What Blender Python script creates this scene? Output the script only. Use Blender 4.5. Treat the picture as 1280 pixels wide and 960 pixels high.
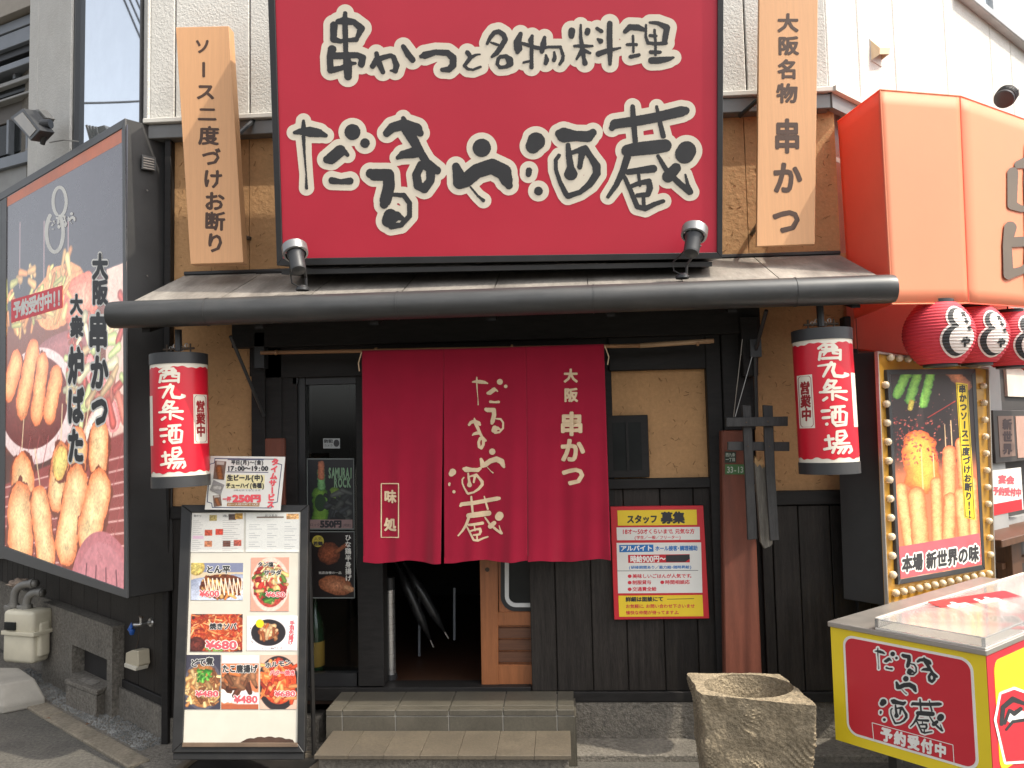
import bpy, bmesh, math, random
import numpy as np
from mathutils import Vector, noise as mnoise
random.seed(7); RNG = np.random.RandomState(5)
for o in list(bpy.data.objects): bpy.data.objects.remove(o)
SC = bpy.context.scene; COL = SC.collection
# ------------------------------------------------------------------ camera
PITCH, YAW, ROLL, FOC = math.radians(3.7), math.radians(3.4), 0.022, 1000.0
CAM = np.array([0.0, -4.5, 1.68])
_f = np.array([-math.sin(YAW)*math.cos(PITCH), math.cos(YAW)*math.cos(PITCH), math.sin(PITCH)])
_r0 = np.array([math.cos(YAW), math.sin(YAW), 0.0]); _u0 = np.cross(_r0, _f)
_r = _r0*math.cos(ROLL) - _u0*math.sin(ROLL); _u = _u0*math.cos(ROLL) + _r0*math.sin(ROLL)
cd = bpy.data.cameras.new('camera'); cam = bpy.data.objects.new('camera', cd); COL.objects.link(cam)
from mathutils import Matrix
cam.matrix_world = Matrix(((_r[0], _u[0], -_f[0], CAM[0]), (_r[1], _u[1], -_f[1], CAM[1]), (_r[2], _u[2], -_f[2], CAM[2]), (0, 0, 0, 1)))
cd.sensor_width = 36; cd.lens = FOC/1280*36; cd.clip_end = 500; cd.clip_start = .05
SC.camera = cam
# ------------------------------------------------------------------ light
SUN = np.array([0.62, -0.27, 1.0]); SUN /= np.linalg.norm(SUN)
w = bpy.data.worlds.new('World'); SC.world = w; w.use_nodes = True
nt = w.node_tree; bg = nt.nodes['Background']; sk = nt.nodes.new('ShaderNodeTexSky'); sk.sky_type = 'NISHITA'
sk.sun_disc = False; sk.sun_elevation = math.asin(SUN[2]); sk.sun_rotation = math.atan2(SUN[0], SUN[1])
sk.dust_density = 5.0; sk.air_density = 1.0; sk.ozone_density = .6
hs = nt.nodes.new('ShaderNodeHueSaturation'); hs.inputs['Saturation'].default_value = .28; nt.links.new(sk.outputs[0], hs.inputs['Color'])   # hazy, milky daylight
nt.links.new(hs.outputs[0], bg.inputs[0]); bg.inputs[1].default_value = 0.15
sl = bpy.data.lights.new('sun', 'SUN'); sl.energy = 2.1; sl.angle = math.radians(.55); sl.color = (1, .92, .78)
so = bpy.data.objects.new('sun', sl); COL.objects.link(so); so.rotation_euler = Vector(SUN).to_track_quat('Z', 'Y').to_euler()
SC.view_settings.view_transform = 'Standard'; SC.view_settings.look = 'None'; SC.view_settings.exposure = 1.12; SC.view_settings.gamma = 1
SC.cycles.max_bounces = 8; SC.cycles.diffuse_bounces = 4

# ------------------------------------------------------------------ pixels to places
def ray(px, py):
    d = _f[None]*FOC + _r[None]*(np.atleast_1d(px)-640.0)[:, None] - _u[None]*(np.atleast_1d(py)-480.0)[:, None]
    return d
def hdir(px, py=545):
    d = ray(px, py)[0].copy(); d[2] = 0; return d/np.linalg.norm(d)
def at(px, py, Y=0.0):
    d = ray(px, py)[0]; return CAM + d*((Y-CAM[1])/d[1])
def onz(px, py, z=0.0):
    d = ray(px, py)[0]; return CAM + d*((z-CAM[2])/d[2])
class Frame:
    """a surface: origin, along, up, outward"""
    def __init__(s, P, u, v=(0, 0, 1), n=None):
        s.P = np.array(P, float); s.u = np.array(u, float)/np.linalg.norm(u); s.v = np.array(v, float)/np.linalg.norm(v)
        s.n = np.cross(s.u, s.v) if n is None else np.array(n, float)
        s.n /= np.linalg.norm(s.n)
    def st(s, px, py, t=0.0):
        d = ray(px, py); O = s.P + s.n*t
        k = ((O-CAM)@s.n)/(d@s.n); Q = CAM + d*k[:, None] - O
        return np.stack([Q@s.u, Q@s.v], 1)
    def w(s, a, b, t=0.0):
        return s.P + s.u*a + s.v*b + s.n*t
    def at(s, px, py, t=0.0):
        a, b = s.st(px, py, t)[0]; return s.w(a, b, t)
    def map(s, t=0.0):
        def f(uv):
            q = s.st(uv[:, 0], uv[:, 1], t); return s.P + s.u*q[:, :1] + s.v*q[:, 1:] + s.n*t
        return f
    def mapk(s, t=0.0):           # with a small stacking offset per vertex
        def f(uv, k):
            q = s.st(uv[:, 0], uv[:, 1], t); return s.P + s.u*q[:, :1] + s.v*q[:, 1:] + s.n*(t+k[:, None])
        return f
# ------------------------------------------------------------------ objects
ORG = {}
def thing(name, label, cat, loc=(0, 0, 0), group=None, kind=None):
    o = bpy.data.objects.new(name, None); COL.objects.link(o); o.location = tuple(loc); o.empty_display_size = .1
    ORG[o.name] = np.array(loc, float); o['label'] = label
    if cat: o['category'] = cat
    if group: o['group'] = group
    if kind: o['kind'] = kind
    return o
def tag(o, label=None, cat=None, group=None, kind=None):
    if label: o['label'] = label
    if cat: o['category'] = cat
    if group: o['group'] = group
    if kind: o['kind'] = kind
    return o
class M:
    def __init__(s): s.v = []; s.f = []; s.n = 0; s.mi = []
    def add(s, vs, fs, m=0):
        vs = np.asarray(vs, float).reshape(-1, 3); k = s.n; s.v.append(vs); s.n += len(vs)
        s.f += [tuple(i+k for i in f) for f in fs]; s.mi += [m]*len(fs); return s
    def box(s, x0, x1, y0, y1, z0, z1, m=0):
        return s.add([(x0, y0, z0), (x1, y0, z0), (x1, y1, z0), (x0, y1, z0), (x0, y0, z1), (x1, y0, z1), (x1, y1, z1), (x0, y1, z1)],
                     [(0, 3, 2, 1), (4, 5, 6, 7), (0, 1, 5, 4), (1, 2, 6, 5), (2, 3, 7, 6), (3, 0, 4, 7)], m)
    def fbox(s, F, a0, a1, b0, b1, t0, t1, m=0):
        return s.prism(F, [(a0, b0), (a1, b0), (a1, b1), (a0, b1)], t0, t1, m)
    def prism(s, F, ab, t0, t1, m=0):
        n = len(ab); vs = [F.w(a, b, t1) for a, b in ab]+[F.w(a, b, t0) for a, b in ab]
        return s.add(vs, [tuple(range(n)), tuple(range(2*n-1, n-1, -1))]+[(i, i+n, (i+1) % n+n, (i+1) % n) for i in range(n)], m)
    def pq(s, F, pts, t0, t1, m=0):          # extruded outline given in picture points on the front face
        pts = np.array(pts, float); return s.prism(F, F.st(pts[:, 0], pts[:, 1], t1)[::-1], t0, t1, m)
    def pr(s, F, x0, y0, x1, y1, t0, t1, m=0):
        c = F.st(np.array([x0, x1, x0, x1]), np.array([y0, y0, y1, y1]), t1)
        a0, a1 = (c[0, 0]+c[2, 0])/2, (c[1, 0]+c[3, 0])/2; b0, b1 = (c[2, 1]+c[3, 1])/2, (c[0, 1]+c[1, 1])/2
        return s.fbox(F, min(a0, a1), max(a0, a1), b0, b1, t0, t1, m)
    def tube(s, pts, r, seg=10, cap=True, m=0):
        pts = [np.array(p, float) for p in pts]; rs = r if hasattr(r, '__len__') else [r]*len(pts); vs = []; fs = []
        prev = None
        for i, p in enumerate(pts):
            d = pts[min(i+1, len(pts)-1)]-pts[max(i-1, 0)]; d = d/(np.linalg.norm(d)+1e-9)
            a = prev if prev is not None else np.array([0, 0, 1.0]) if abs(d[2]) < .9 else np.array([1.0, 0, 0])
            a = a - d*(a@d); a /= np.linalg.norm(a)+1e-9; prev = a; b = np.cross(d, a)
            for k in range(seg):
                th = 2*math.pi*k/seg; vs.append(p+(a*math.cos(th)+b*math.sin(th))*rs[i])
        for i in range(len(pts)-1):
            for k in range(seg): fs.append((i*seg+k, i*seg+(k+1) % seg, (i+1)*seg+(k+1) % seg, (i+1)*seg+k))
        if cap: fs += [tuple(range(seg))[::-1], tuple(range((len(pts)-1)*seg, len(pts)*seg))]
        return s.add(vs, fs, m)
    def lathe(s, c, prof, seg=24, axis=(0, 0, 1), m=0):   # prof: (radius, height)
        ax = np.array(axis, float); ax /= np.linalg.norm(ax); a = np.array([1.0, 0, 0]) if abs(ax[0]) < .9 else np.array([0, 1.0, 0])
        a = a-ax*(a@ax); a /= np.linalg.norm(a); b = np.cross(ax, a); vs = []; fs = []; n = len(prof)
        for r, h in prof:
            for k in range(seg):
                th = 2*math.pi*k/seg; vs.append(np.array(c)+ax*h+(a*math.cos(th)+b*math.sin(th))*max(r, 1e-5))
        for i in range(n-1):
            for k in range(seg): fs.append((i*seg+k, i*seg+(k+1) % seg, (i+1)*seg+(k+1) % seg, (i+1)*seg+k))
        return s.add(vs, fs, m)
    def grid(s, fn, nu, nv, m=0):
        U, V = np.meshgrid(np.linspace(0, 1, nu+1), np.linspace(0, 1, nv+1)); P = fn(U.ravel(), V.ravel())
        fs = [(j*(nu+1)+i, j*(nu+1)+i+1, (j+1)*(nu+1)+i+1, (j+1)*(nu+1)+i) for j in range(nv) for i in range(nu)]
        return s.add(P, fs, m)
    def build(s, name, mat, parent=None, bevel=0, smooth=False, base=None, seg=1):
        V = np.concatenate(s.v)
        if parent is not None: org = ORG[parent.name]
        else:
            org = np.array([(V[:, 0].min()+V[:, 0].max())/2, (V[:, 1].min()+V[:, 1].max())/2, V[:, 2].min()]) if base is None else np.array(base, float)
        me = bpy.data.meshes.new(name); me.from_pydata((V-org).tolist(), [], s.f)
        mats = mat if isinstance(mat, (list, tuple)) else [mat]
        for x in mats: me.materials.append(x)
        if len(mats) > 1: me.polygons.foreach_set('material_index', s.mi)
        if bevel:
            bm = bmesh.new(); bm.from_mesh(me)
            bmesh.ops.recalc_face_normals(bm, faces=bm.faces)
            ed = [e for e in bm.edges if len(e.link_faces) == 2 and e.calc_face_angle(0) > .5]
            bmesh.ops.bevel(bm, geom=ed, offset=bevel, segments=seg, profile=.5, affect='EDGES', clamp_overlap=True)
            bm.to_mesh(me); bm.free()
        if smooth:
            me.shade_smooth()
            if smooth is not True: me.set_sharp_from_angle(angle=math.radians(smooth))
        o = bpy.data.objects.new(name, me); COL.objects.link(o)
        if parent is not None: o.parent = parent
        else: o.location = tuple(org)
        ORG[o.name] = org
        return o
def pieces(ms, name, mat, parent, **k):
    return [m.build(name, mat, parent, **k) for m in ms]
# ------------------------------------------------------------------ materials
_MC = {}
def lin(c):
    c = np.array(c, float)/255; return tuple(np.where(c <= .04045, c/12.92, ((c+.055)/1.055)**2.4))
def mat(name, col, rough=.6, metal=0, var=.12, vs=6, bump=0, bs=40, grain=None, spec=.5, fine=None, rnd=0, dirt=0, dirtcol=(.1, .09, .07), dist=.02, trans=0, emit=0, sheen=0, coat=0, attr=None, rvar=.1, lucent=0, glow=0):
    if name in _MC: return _MC[name]
    m = bpy.data.materials.new(name); m.use_nodes = True; N = m.node_tree; nd = N.nodes; P = nd['Principled BSDF']; L = N.links.new
    P.inputs['Roughness'].default_value = rough; P.inputs['Metallic'].default_value = metal; P.inputs['Specular IOR Level'].default_value = spec
    if trans: P.inputs['Transmission Weight'].default_value = trans; P.inputs['IOR'].default_value = 1.45
    if coat: P.inputs['Coat Weight'].default_value = coat; P.inputs['Coat Roughness'].default_value = .15
    if sheen: P.inputs['Sheen Weight'].default_value = sheen
    tc = nd.new('ShaderNodeTexCoord'); mp = nd.new('ShaderNodeMapping'); L(tc.outputs['Object'], mp.inputs[0])
    if grain: mp.inputs['Scale'].default_value = grain
    if rnd:
        oi = nd.new('ShaderNodeObjectInfo'); cv = nd.new('ShaderNodeVectorMath'); cv.operation = 'SCALE'; cv.inputs[0].default_value = (13, 7, 5)
        L(oi.outputs['Random'], cv.inputs['Scale']); L(cv.outputs[0], mp.inputs['Location'])
    def nz(scale, det=5, ro=.6, src=None):
        n = nd.new('ShaderNodeTexNoise'); n.inputs['Scale'].default_value = scale; n.inputs['Detail'].default_value = det; n.inputs['Roughness'].default_value = ro
        L(mp.outputs[0] if src is None else src.outputs['Object'], n.inputs['Vector']); return n
    if attr:
        ca = nd.new('ShaderNodeAttribute'); ca.attribute_name = attr; base = ca.outputs['Color']
    else:
        rg = nd.new('ShaderNodeRGB'); rg.outputs[0].default_value = (*col, 1); base = rg.outputs[0]
    n1 = nz(vs)
    mr = nd.new('ShaderNodeMapRange'); mr.inputs['From Min'].default_value = .3; mr.inputs['From Max'].default_value = .7
    mr.inputs['To Min'].default_value = 1-var; mr.inputs['To Max'].default_value = 1+var; mr.clamp = False; L(n1.outputs['Fac'], mr.inputs[0])
    val = mr.outputs[0]
    if fine:
        n2 = nz(fine[0], 3, .7); m2 = nd.new('ShaderNodeMapRange'); m2.inputs['From Min'].default_value = .3; m2.inputs['From Max'].default_value = .7
        m2.inputs['To Min'].default_value = 1-fine[1]; m2.inputs['To Max'].default_value = 1+fine[1]; L(n2.outputs['Fac'], m2.inputs[0])
        mm = nd.new('ShaderNodeMath'); mm.operation = 'MULTIPLY'; L(val, mm.inputs[0]); L(m2.outputs[0], mm.inputs[1]); val = mm.outputs[0]
    if rnd:
        m3 = nd.new('ShaderNodeMapRange'); m3.inputs['To Min'].default_value = 1-rnd; m3.inputs['To Max'].default_value = 1+rnd; L(oi.outputs['Random'], m3.inputs[0])
        mm = nd.new('ShaderNodeMath'); mm.operation = 'MULTIPLY'; L(val, mm.inputs[0]); L(m3.outputs[0], mm.inputs[1]); val = mm.outputs[0]
    sc = nd.new('ShaderNodeVectorMath'); sc.operation = 'SCALE'; L(base, sc.inputs[0]); L(val, sc.inputs['Scale']); cur = sc.outputs[0]
    if dirt:
        n3 = nz(2.2, 8, .7, tc); cr = nd.new('ShaderNodeValToRGB'); cr.color_ramp.elements[0].position = .48; cr.color_ramp.elements[1].position = .72
        L(n3.outputs['Fac'], cr.inputs[0]); mu = nd.new('ShaderNodeMath'); mu.operation = 'MULTIPLY'; mu.inputs[1].default_value = dirt; L(cr.outputs[0], mu.inputs[0])
        mx = nd.new('ShaderNodeMix'); mx.data_type = 'RGBA'; L(mu.outputs[0], mx.inputs[0]); L(cur, mx.inputs[6]); mx.inputs[7].default_value = (*dirtcol, 1); cur = mx.outputs[2]
    L(cur, P.inputs['Base Color'])
    if rvar:
        mr2 = nd.new('ShaderNodeMapRange'); mr2.inputs['To Min'].default_value = max(rough-rvar, .02); mr2.inputs['To Max'].default_value = min(rough+rvar, 1); L(n1.outputs['Fac'], mr2.inputs[0]); L(mr2.outputs[0], P.inputs['Roughness'])
    if bump:
        nb = nz(bs, 4, .6); bp = nd.new('ShaderNodeBump'); bp.inputs['Strength'].default_value = bump; bp.inputs['Distance'].default_value = dist
        L(nb.outputs['Fac'], bp.inputs['Height']); L(bp.outputs[0], P.inputs['Normal'])
    if lucent:
        tr = nd.new('ShaderNodeBsdfTranslucent'); L(cur, tr.inputs['Color']); mxs = nd.new('ShaderNodeMixShader'); mxs.inputs[0].default_value = lucent; L(P.outputs[0], mxs.inputs[1]); L(tr.outputs[0], mxs.inputs[2]); L(mxs.outputs[0], nd['Material Output'].inputs['Surface'])
    if glow: L(cur, P.inputs['Emission Color']); P.inputs['Emission Strength'].default_value = glow
    if emit: P.inputs['Emission Color'].default_value = (*col, 1); P.inputs['Emission Strength'].default_value = emit
    _MC[name] = m; return m
# ------------------------------------------------------------------ flat shapes from distance fields
def seg_d(X, Y, x0, y0, r0, x1, y1, r1):
    dx, dy = x1-x0, y1-y0; q = dx*dx+dy*dy+1e-9; t = np.clip(((X-x0)*dx+(Y-y0)*dy)/q, 0, 1)
    return np.hypot(X-x0-t*dx, Y-y0-t*dy)-(r0+(r1-r0)*t)
def strokes_sdf(S, cell, pad, ragged=0.0):
    A = np.array([p for s in S for p in s]); x0, y0 = (A[:, :2]-A[:, 2:3]).min(0)-pad; x1, y1 = (A[:, :2]+A[:, 2:3]).max(0)+pad
    xs = np.arange(x0, x1+cell, cell); ys = np.arange(y0, y1+cell, cell); X, Y = np.meshgrid(xs, ys); D = np.full(X.shape, 1e9)
    for s in S:
        if len(s) == 1: D = np.minimum(D, np.hypot(X-s[0][0], Y-s[0][1])-s[0][2])
        for a, b in zip(s, s[1:]): D = np.minimum(D, seg_d(X, Y, *a, *b))
    if ragged:
        k = .9/ragged
        D = D + ragged*.45*np.sin(X*k+1.3*np.sin(Y*k*.7))*np.sin(Y*k*1.1+1.7*np.sin(X*k*.6))
    return xs, ys, D
def contour(xs, ys, D, level=0.0, run=9999):
    I = D < level; V = []; F = []; ny, nx = D.shape
    def addp(p): k = len(V); V.extend(p); F.append(tuple(range(k, k+len(p))))
    full = I[:-1, :-1] & I[1:, :-1] & I[:-1, 1:] & I[1:, 1:]; anyi = I[:-1, :-1] | I[1:, :-1] | I[:-1, 1:] | I[1:, 1:]
    for j in range(ny-1):
        i = 0; row = full[j]; mixed = anyi[j] & ~row
        idx = np.flatnonzero(np.diff(np.concatenate([[0], row.astype(int), [0]])))
        for a, b in [(p_, min(p_+run, q_)) for A0, B0 in zip(idx[::2], idx[1::2]) for p_, q_ in [(r0, B0) for r0 in range(A0, B0, run)]]: addp([(xs[a], ys[j+1]), (xs[b], ys[j+1]), (xs[b], ys[j]), (xs[a], ys[j])])
        for i in np.flatnonzero(mixed):
            c = [(xs[i], ys[j], D[j, i]), (xs[i], ys[j+1], D[j+1, i]), (xs[i+1], ys[j+1], D[j+1, i+1]), (xs[i+1], ys[j], D[j, i+1])]; p = []
            for a in range(4):
                A, B = c[a], c[(a+1) % 4]
                if A[2] < level: p.append(A[:2])
                if (A[2] < level) != (B[2] < level):
                    t = (level-A[2])/(B[2]-A[2]); p.append((A[0]+(B[0]-A[0])*t, A[1]+(B[1]-A[1])*t))
            if len(p) > 2: addp(p)
    return np.array(V).reshape(-1, 2), F
def shape(name, m, parent, fmap, S, cell=.6, level=0, ragged=0.0, run=9999):
    xs, ys, D = strokes_sdf(S, cell, abs(level)+2*cell, ragged); V, F = contour(xs, ys, D, level, run)
    return M().add(fmap(V), F).build(name, m, parent)
# ------------------------------------------------------------------ print: characters
_G = {}
def _raw(ch):
    c = bpy.data.curves.new('t', 'FONT'); c.body = ch; c.resolution_u = 2; c.size = 1; o = bpy.data.objects.new('t', c); COL.objects.link(o)
    me = bpy.data.meshes.new_from_object(o.evaluated_get(bpy.context.evaluated_depsgraph_get()))
    v = np.array([x.co[:2] for x in me.vertices]).reshape(-1, 2); f = [tuple(p.vertices) for p in me.polygons]
    bpy.data.objects.remove(o); bpy.data.curves.remove(c); bpy.data.meshes.remove(me); return v, f
def glyph(ch):
    if ch in _G: return _G[ch]
    if 'ref' not in _G:
        v, f = _raw('国'); _G['ref'] = ((v.min(0)+v.max(0))/2, (v.max(0)-v.min(0)).max()/.86)
    c, h = _G['ref']; v, f = _raw(ch)
    if len(v) == 0: _G[ch] = (v, f); return _G[ch]
    v = (v-c)/h
    if ord(ch) < 0x2000: v = v*np.array([1.15, 1.2]); v[:, 0] -= (v[:, 0].min()+v[:, 0].max())/2; v[:, 1] -= -.0
    _G[ch] = (v, f); return _G[ch]
def flush_glyphs(s):
    for c in s: glyph(c)
class Ink:
    """collects characters in picture points (or any 2-D coordinates)"""
    def __init__(s): s.V = []; s.K = []; s.F = []; s.n = 0; s.C = []; s.ci = 0
    def ch(s, c, x, y, w, h=None, rot=0, bold=.0, ring=0, shear=0):
        h = h or w; v, f = glyph(c)
        if len(v) == 0: return
        if c in 'ー〜~' and rot == 'v': v = np.stack([v[:, 1], -v[:, 0]], 1)
        a = 0 if rot == 'v' else rot; p = np.stack([v[:, 0]*w, -v[:, 1]*h], 1); p[:, 1] += shear*p[:, 0]
        if a: p = p@np.array([[math.cos(a), math.sin(a)], [-math.sin(a), math.cos(a)]])
        offs = [(0, 0)]; s.ci += 1
        if bold: 
            nn = ring or (4 if bold < .04 else 8); offs = [(bold*w*math.cos(2*math.pi*k/nn+.4), bold*h*math.sin(2*math.pi*k/nn+.4)) for k in range(nn)] + ([(0, 0)] if nn < 12 else [(bold*.5*w*math.cos(2*math.pi*k/6), bold*.5*h*math.sin(2*math.pi*k/6)) for k in range(6)])
        for k, (ox, oy) in enumerate(offs):
            s.C.append(s.ci); s.V.append(p+np.array([x+ox, y+oy])); s.K.append(np.full(len(p), k*2.5e-5)); s.F += [tuple(i+s.n for i in q) for q in f]; s.n += len(p)
    def row(s, txt, x0, y0, x1, y1, h, w=None, **k):        # characters centred along a line from (x0,y0) to (x1,y1) (outer ends)
        ws = [.58 if ord(c) < 0x2000 and c != ' ' else (.5 if c in ' ・、。（）()' else 1) for c in txt]; T = sum(ws); a = 0
        L = math.hypot(x1-x0, y1-y0); cw = (w or L/T*1.02)
        for c, q in zip(txt, ws):
            t = (a+q/2)/T; a += q
            if c != ' ': s.ch(c, x0+(x1-x0)*t, y0+(y1-y0)*t, cw, h, **k)
        return s
    def col(s, txt, x0, y0, x1, y1, w, h=None, **k):
        n = len(txt); L = math.hypot(x1-x0, y1-y0)/n; k.setdefault('rot', 'v')
        for i, c in enumerate(txt):
            t = (i+.5)/n
            if c != ' ': s.ch(c, x0+(x1-x0)*t, y0+(y1-y0)*t, w, h or L*1.02, **k)
        return s
    def chars(s, name, m, parent, fk):       # every character a part of its own
        g = {}; st = 0
        for V, K, c in zip(s.V, s.K, s.C): g.setdefault(c, []).append((V, K, st)); st += len(V)
        out = []; base = np.cumsum([0]+[len(v) for v in s.V]); own = np.concatenate([np.full(len(v), c) for v, c in zip(s.V, s.C)]); fo = [own[f[0]] for f in s.F]
        for c, L in g.items():
            V = np.concatenate([a for a, _, _ in L]); K = np.concatenate([k for _, k, _ in L]); mp_ = {}; n = 0
            for a, _, st_ in L:
                for i in range(len(a)): mp_[st_+i] = n+i
                n += len(a)
            out.append(M().add(fk(V, K), [tuple(mp_[i] for i in f) for f, q in zip(s.F, fo) if q == c]).build(name, m, parent))
        return out
    def build(s, name, m, parent, fk):
        if not s.V: return None
        V = np.concatenate(s.V); K = np.concatenate(s.K); return M().add(fk(V, K), s.F).build(name, m, parent)
# ------------------------------------------------------------------ printed photographs: colours on a fine grid
def vnoise(h, w, sc, seed):
    r = np.random.RandomState(seed); gh, gw = max(2, int(h/sc)+2), max(2, int(w/sc)+2); g = r.rand(gh, gw)
    y = np.linspace(0, gh-1.001, h); x = np.linspace(0, gw-1.001, w); yi = y.astype(int); xi = x.astype(int); fy = (y-yi)[:, None]; fx = (x-xi)[None]
    fy = fy*fy*(3-2*fy); fx = fx*fx*(3-2*fx)
    return (g[yi][:, xi]*(1-fy)*(1-fx)+g[yi+1][:, xi]*fy*(1-fx)+g[yi][:, xi+1]*(1-fy)*fx+g[yi+1][:, xi+1]*fy*fx)
def fbm(h, w, sc, seed, o=3):
    a = 0; t = 0
    for k in range(o): a = a+vnoise(h, w, max(sc/2**k, 1.01), seed+k)*.6**k; t += .6**k
    return a/t
class Print:
    def __init__(s, w, h, bg): s.w, s.h = w, h; s.C = np.ones((h, w, 3))*np.array(bg, float); s.Y, s.X = np.mgrid[0:h, 0:w].astype(float); s.sd = 1
    def put(s, mask, col):
        col = np.asarray(col, float); col = col if col.ndim == 3 else np.ones_like(s.C)*col; s.C = s.C*(1-mask[..., None])+col*mask[..., None]
    def cap(s, x0, y0, x1, y1, r, c1, c2, rough=.25, tex=.25, r1=None):
        s.sd += 7; n = fbm(s.h, s.w, max(r*.5, 1.6), s.sd); d = seg_d(s.X, s.Y, x0, y0, r, x1, y1, r if r1 is None else r1)+(n-.5)*r*rough*2
        t = np.clip(1+d/r, 0, 1)**2.2; n2 = .5*fbm(s.h, s.w, 1.6, s.sd+3, 2)+.5*fbm(s.h, s.w, max(r*.55, 2.5), s.sd+4, 3); c = np.array(c1)[None, None]*(1-t[..., None])+np.array(c2)[None, None]*t[..., None]
        c = c*(1+(n2[..., None]-.5)*tex*2.4); s.put(np.clip(.5-d, 0, 1), c)
    def ell(s, x, y, rx, ry, c1, c2=None, rot=0, tex=.1, soft=1.0, ring=None, rough=0):
        s.sd += 5; a = math.cos(rot); b = math.sin(rot); X = (s.X-x)*a+(s.Y-y)*b; Y = -(s.X-x)*b+(s.Y-y)*a; q = np.hypot(X/rx, Y/ry)
        if rough: q = q+(fbm(s.h, s.w, max(rx*.4, 1.6), s.sd+9)-.5)*rough
        m = np.clip((1-q)*min(rx, ry)/soft+.5, 0, 1)
        if ring: m = m*np.clip((q-ring)*min(rx, ry)/soft+.5, 0, 1)
        c2 = c1 if c2 is None else c2; t = np.clip(q, 0, 1)[..., None]; n = fbm(s.h, s.w, 3, s.sd, 2)[..., None]
        s.put(m, (np.array(c1)*(1-t)+np.array(c2)*t)*(1+(n-.5)*2*tex))
    def rect(s, x0, y0, x1, y1, c, tex=0):
        m = (np.clip(s.X-x0+.5, 0, 1)*np.clip(x1-s.X+.5, 0, 1)*np.clip(s.Y-y0+.5, 0, 1)*np.clip(y1-s.Y+.5, 0, 1)); n = fbm(s.h, s.w, 4, 3)[..., None]
        s.put(m, np.ones_like(s.C)*np.array(c)*(1+(n-.5)*2*tex))
    def line(s, x0, y0, x1, y1, r, c): s.put(np.clip(.5-seg_d(s.X, s.Y, x0, y0, r, x1, y1, r), 0, 1), c)
    def noise(s, amt, sc, seed=1): s.C = s.C*(1+(fbm(s.h, s.w, sc, seed)[..., None]-.5)*2*amt)
    def bits(s, n, box, cols, r, seed=0, stretch=2.0):
        g = np.random.RandomState(seed)
        for _ in range(n):
            x = g.uniform(box[0], box[2]); y = g.uniform(box[1], box[3]); a = g.uniform(0, 6.3); L = g.uniform(.4, 1)*r*stretch; q = g.uniform(.6, 1.2)*r
            x0, x1 = int(max(x-L-q-2, 0)), int(min(x+L+q+3, s.w)); y0, y1 = int(max(y-L-q-2, 0)), int(min(y+L+q+3, s.h))
            if x1 <= x0 or y1 <= y0: continue
            X = s.X[y0:y1, x0:x1]; Y = s.Y[y0:y1, x0:x1]; d = seg_d(X, Y, x-L*math.cos(a), y-L*math.sin(a), q, x+L*math.cos(a), y+L*math.sin(a), q*.7)
            c = np.array(cols[g.randint(len(cols))], float)*g.uniform(.8, 1.15); t = np.clip(1+d/q, 0, 1)[..., None]; mk = np.clip(.5-d, 0, 1)[..., None]
            s.C[y0:y1, x0:x1] = s.C[y0:y1, x0:x1]*(1-mk)+(c*(1.15-.45*t))*mk
    def build(s, name, parent, fn, m=None):          # fn(u, v) -> world points, v down
        mm = M().grid(fn, s.w-1, s.h-1); mm.f = [f[::-1] for f in mm.f]; o = mm.build(name, m or PRINT, parent)
        c = np.clip(s.C/255, 0, 1).reshape(-1, 3); c = np.where(c <= .04045, c/12.92, ((c+.055)/1.055)**2.4); rgba = np.concatenate([c, np.ones((len(c), 1))], 1).astype(np.float32)
        at_ = o.data.color_attributes.new('ink', 'FLOAT_COLOR', 'POINT'); at_.data.foreach_set('color', rgba.ravel()); return o
def quadmap(F, q, t):       # q: TL,TR,BR,BL in picture points on surface F at height t -> bilinear in the surface
    q = np.array(q, float); c = F.st(q[:, 0], q[:, 1], t)
    def f(u, v):
        u = u[:, None]; v = v[:, None]; p = c[0]*(1-u)*(1-v)+c[1]*u*(1-v)+c[2]*u*v+c[3]*(1-u)*v
        return F.P+F.u*p[:, :1]+F.v*p[:, 1:]+F.n*t
    return f
def quadabs(F, q, t, k0=0):   # unit square text coordinates (u right, v down) -> world, with stacking
    f = quadmap(F, q, t)
    return lambda V, K=None: f(V[:, 0], V[:, 1]) + (0 if K is None else F.n*K[:, None])
# ------------------------------------------------------------------ hand brushed characters: strokes of (x, y, radius) in picture points
def GL(sc, ox, oy, *S): return [[(ox+x/sc, oy+y/sc, r/sc) for x, y, r in s] for s in S]
BR = {}
BR['kushi'] = GL(8.73, 395, 0, [(195, 275, 42), (190, 430, 36), (270, 450, 24), (330, 440, 20), (440, 430, 28)], [(240, 235, 30), (310, 225, 45), (415, 240, 32), (495, 310, 40), (455, 400, 25)],
  [(318, 145, 24), (318, 300, 32), (325, 560, 27), (345, 700, 50), (350, 835, 42)], [(175, 540, 48), (150, 620, 34), (160, 765, 38), (270, 745, 28), (380, 690, 24), (430, 690, 16)],
  [(180, 610, 38), (330, 605, 38), (450, 600, 32), (510, 630, 38), (495, 700, 38)])
BR['ka'] = GL(10.667, 490, 30, [(-208, 392, 30), (-175, 520, 42), (-120, 640, 32)], [(-258, 560, 38), (-210, 480, 40), (-100, 440, 34), (-20, 420, 32), (20, 440, 34), (60, 550, 42), (45, 625, 34), (-20, 620, 12)], [(150, 300, 32), (215, 405, 42), (275, 478, 40)])
BR['tsu'] = GL(10.667, 490, 30, [(385, 432, 26), (440, 415, 50), (580, 375, 38), (740, 385, 42), (815, 450, 48), (815, 550, 46), (760, 605, 42), (670, 610, 30)])
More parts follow.
